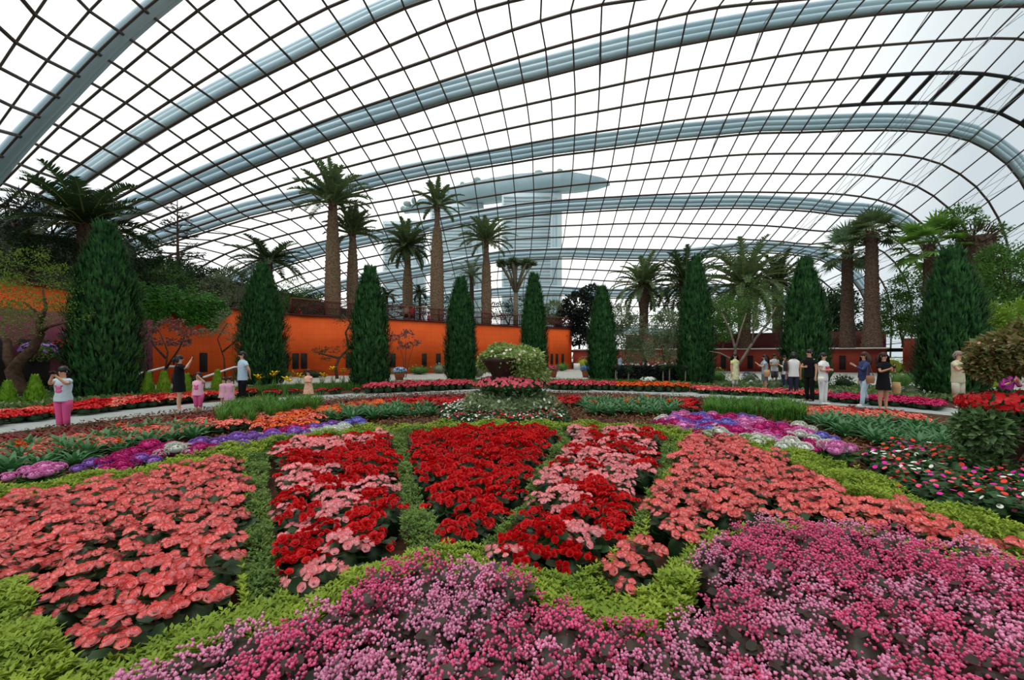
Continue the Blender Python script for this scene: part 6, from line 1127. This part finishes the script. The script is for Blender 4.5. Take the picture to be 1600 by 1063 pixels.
person('girl in a pale blue t-shirt and pink trousers raising a small camera with both hands', 99, 668, 1.36, 172, arms=[UPA, UPA], top='shirt', top_m=palet, bottom='pants', bot_m=pinkpants, female=True, kid=True, hair='tail', props=both(camera_prop, chest_print((236, 110, 160))), shoes=wht)
person('woman in a black dress seen from the side, photographing with a raised phone', 280, 642, 1.60, 60, arms=[UPA, UPA], top='dress', top_m=blk, hem=.34, sleeve=.9, bottom=None, female=True, hair='tail', props=both(phone_prop, bag(-1, (20, 20, 22), .32, .3, zz=.56, yy=-.05)), shoes=lpink)
person('girl in a pink top and pink leggings beside the woman in black', 310, 645, 1.13, 175, arms=[((.06, .02, -.03), (-.04, .06, .1)), HANG], top='shirt', top_m=lpink, bottom='capri', bot_m=pinkpants, female=True, kid=True, hair='bob', props=chest_print((232, 96, 156)), shoes=wht)
person('small girl in a pale pink dress standing next to the man in light blue', 359, 641, .98, 180, arms=[HANG, HANG], top='dress', top_m=cl((226, 170, 196), (214, 156, 186)), hem=.3, sleeve=.35, bottom=None, female=True, kid=True, hair='bob', shoes=lpink)
person('second small child in pale pink half hidden behind the girl in the pink dress', 350, 638, .94, 170, arms=[HANG, HANG], top='dress', top_m=cl((232, 180, 200), (222, 168, 190)), hem=.34, sleeve=.5, bottom=None, female=True, kid=True, hair='bob')
person('man in a light blue shirt and dark trousers with hands behind his back', 379, 634, 1.72, 215, arms=[BACKH, BACKH], top='shirt', top_m=cl((176, 198, 214), (190, 210, 224)), bottom='pants', bot_m=blk, hair='short')
person('small girl in a pink and yellow floral dress standing on the path', 482, 628, 1.12, 190, arms=[FOLD, FOLD], top='dress', top_m=mat('floral_cloth', (232, 140, 168), (240, 216, 140), 26, .85), hem=.24, sleeve=.4, bottom=None, female=True, kid=True, hair='bob')
person('woman in a white top with a yellow pattern and white trousers', 1148, 611, 1.68, 165, arms=[HANG, HANG], top='dress', top_m=mat('white_yellow_cloth', (226, 232, 226), (200, 206, 90), 9, .85), hem=.3, sleeve=.6, bottom='capri', bot_m=wht, female=True, hair='long')
person('woman in a light blue blouse with a brown bag, seen from the side', 1195, 612, 1.62, 280, arms=[FRONT, FRONT], top='shirt', top_m=cl((166, 188, 206)), bottom='skirt', bot_m=cl((120, 124, 130)), female=True, hair='long', props=bag(-1, (186, 146, 104), .26, .3, zz=.5))
person('man in a white shirt and grey shorts behind the woman in light blue', 1210, 604, 1.66, 190, arms=[FOLD, FOLD], top='shirt', top_m=wht, bottom='shorts', bot_m=cl((90, 92, 98)), hair='short')
person('woman in a white blouse and jeans reaching out, beside the man in the tank top', 1227, 612, 1.60, 275, arms=[FRONT, HANG], top='shirt', top_m=wht, sleeve=1.5, bottom='pants', bot_m=cl((58, 70, 100)), female=True, hair='tail')
person('man in a white tank top and dark trousers with a backpack', 1240, 623, 1.72, 20, arms=[HANG, HANG], skin=(186, 134, 104), top='tank', top_m=wht, sleeve=0, bottom='pants', bot_m=cl((44, 48, 66)), hair='short', props=bag(-1, (40, 36, 40), .3, .4, zz=.7, name='backpack'))
person('man in black with hands in front before the cypress', 1265, 628, 1.80, 250, arms=[HANG, FOLD], top='shirt', top_m=blk, bottom='pants', bot_m=blk, hair='short')
person('woman in a white and pink t-shirt and white trousers with a white waist bag', 1286, 632, 1.68, 160, arms=[FOLD, FOLD], top='shirt', top_m=wht, bottom='pants', bot_m=wht, hair='short', female=True, props=both(chest_print((222, 62, 112)), bag(1, (226, 222, 210), .22, .16, strap=False, zz=.49, name='waist_bag', yy=.1)), shoes=wht)
person('woman in a navy jacket and pale jeans walking with a brown bag', 1351, 635, 1.70, 275, arms=[FRONT, HANG], legs=[(0, .05, 0, .08), (0, -.03, 0, -.10)], top='shirt', top_m=navy, sleeve=1.8, bottom='pants', bot_m=jeans, female=True, hair='long', hair_m=mat('brown_hair', (62, 40, 34), (78, 50, 40), 30, .5), props=bag(-1, (150, 106, 78), .26, .24, zz=.5), shoes=wht)
person('woman in a short black dress reading, with a brown paper bag', 1380, 642, 1.68, 180, arms=[FRONT, ((.02, .07, -.15), (-.05, .17, -.10))], top='dress', top_m=blk, hem=.36, sleeve=.6, bottom=None, female=True, hair='long', hair_m=mat('curly_hair', (52, 34, 30), (66, 44, 36), 40, .6), props=both(phone_prop, bag(-1, (196, 156, 110), .28, .32, strap=False, zz=.40, name='paper_bag', yy=.16)), skin=(206, 152, 122))
person('man in a beige shirt and beige shorts holding a dark camera', 1497, 640, 1.72, 175, arms=[FRONT, FRONT], top='shirt', top_m=cl((206, 198, 168), (194, 186, 152)), bottom='shorts', bot_m=cl((206, 198, 176)), hair='short', hair_m=cl((150, 132, 120)), props=camera_prop)
person('person in a purple top bending behind the red flowers at the right', 1571, 668, 1.40, 200, arms=[FRONT, FRONT], top='shirt', top_m=cl((176, 52, 150)), sleeve=1.2, bottom='pants', bot_m=blk, female=True, hair='long', lean=.03)
for px, H, c, c2, f, lb, Y in ((635, 1.7, (196, 150, 130), (30, 30, 36), 0, 'woman with bare shoulders and a dark skirt at the terrace railing', 38), (644, 1.6, (214, 50, 40), (60, 60, 80), 20, 'person in a red shirt at the terrace railing', 38.2), (468, 1.1, (190, 30, 36), (40, 36, 50), 180, 'child in a dark red top behind the railing beside the tallest palm', 35.6), (670, 1.1, (210, 90, 120), (60, 50, 70), 180, 'child in pink behind the railing left of the bottle-shaped palm', 39.8), (700, 1.1, (96, 80, 150), (50, 50, 70), 180, 'child in purple behind the railing right of the bottle-shaped palm', 40.6)):
    person(lb, 0, 0, H, f, X=at(px, Y), Y=Y, z0=4.45, top='shirt', top_m=cl(c), bottom='shorts', bot_m=cl(c2), female=True, hair='tail', kid=H < 1.3)
person('distant person in a light blue shirt behind the dark hedge', 969, 585, 1.6, 180, top='shirt', top_m=cl((170, 196, 220)), bottom='pants', bot_m=cl((60, 64, 80)), hair='short')
# skin modifiers to plain meshes
dg = bpy.context.evaluated_depsgraph_get()
for o in [q for q in SC.objects if q.type == 'MESH' and q.modifiers]:
    me = bpy.data.meshes.new_from_object(o.evaluated_get(dg)); o.modifiers.clear(); o.data = me

# past 300 of a kind: the nearest 300 stay individuals, the rest become one object
kinds_ = {}
for o in SC.objects:
    if o.parent is None and 'group' in o and o.type == 'MESH': kinds_.setdefault(o.name.split('.')[0], []).append(o)
REST = {'red_begonia': 'further red begonias of the bed and the strips along the path', 'coral_begonia': 'further coral begonias of the bed', 'bromeliad': 'further red leafy rosettes along the path', 'salmon_begonia': 'further salmon begonias along the path'}
for nm_, os_ in kinds_.items():
    if len(os_) <= 300: continue
    os_.sort(key=lambda o: o.location.length); b = MB(); mats = []
    for o in os_[300:]:
        me = o.data; n = len(me.vertices); co = np.empty(n*3, np.float32); me.vertices.foreach_get('co', co); M = np.array(Matrix.LocRotScale(o.location, o.rotation_euler, o.scale)); V = co.reshape(-1, 3) @ M[:3, :3].T+M[:3, 3]
        off = b.n; b.V.append(V); b.n += n; fs = {}
        for p in me.polygons: fs.setdefault((len(p.vertices), me.materials[p.material_index]), []).append(tuple(p.vertices))
        for (k, m_), f in fs.items():
            if m_ not in mats: mats.append(m_)
            b.F.append((np.array(f)+off, mats.index(m_)))
        bpy.data.objects.remove(o)
    tag(b.build(nm_+'_mass', mats), REST.get(nm_, 'further plants of the same kind'), nm_.split('_')[-1], kind='stuff')
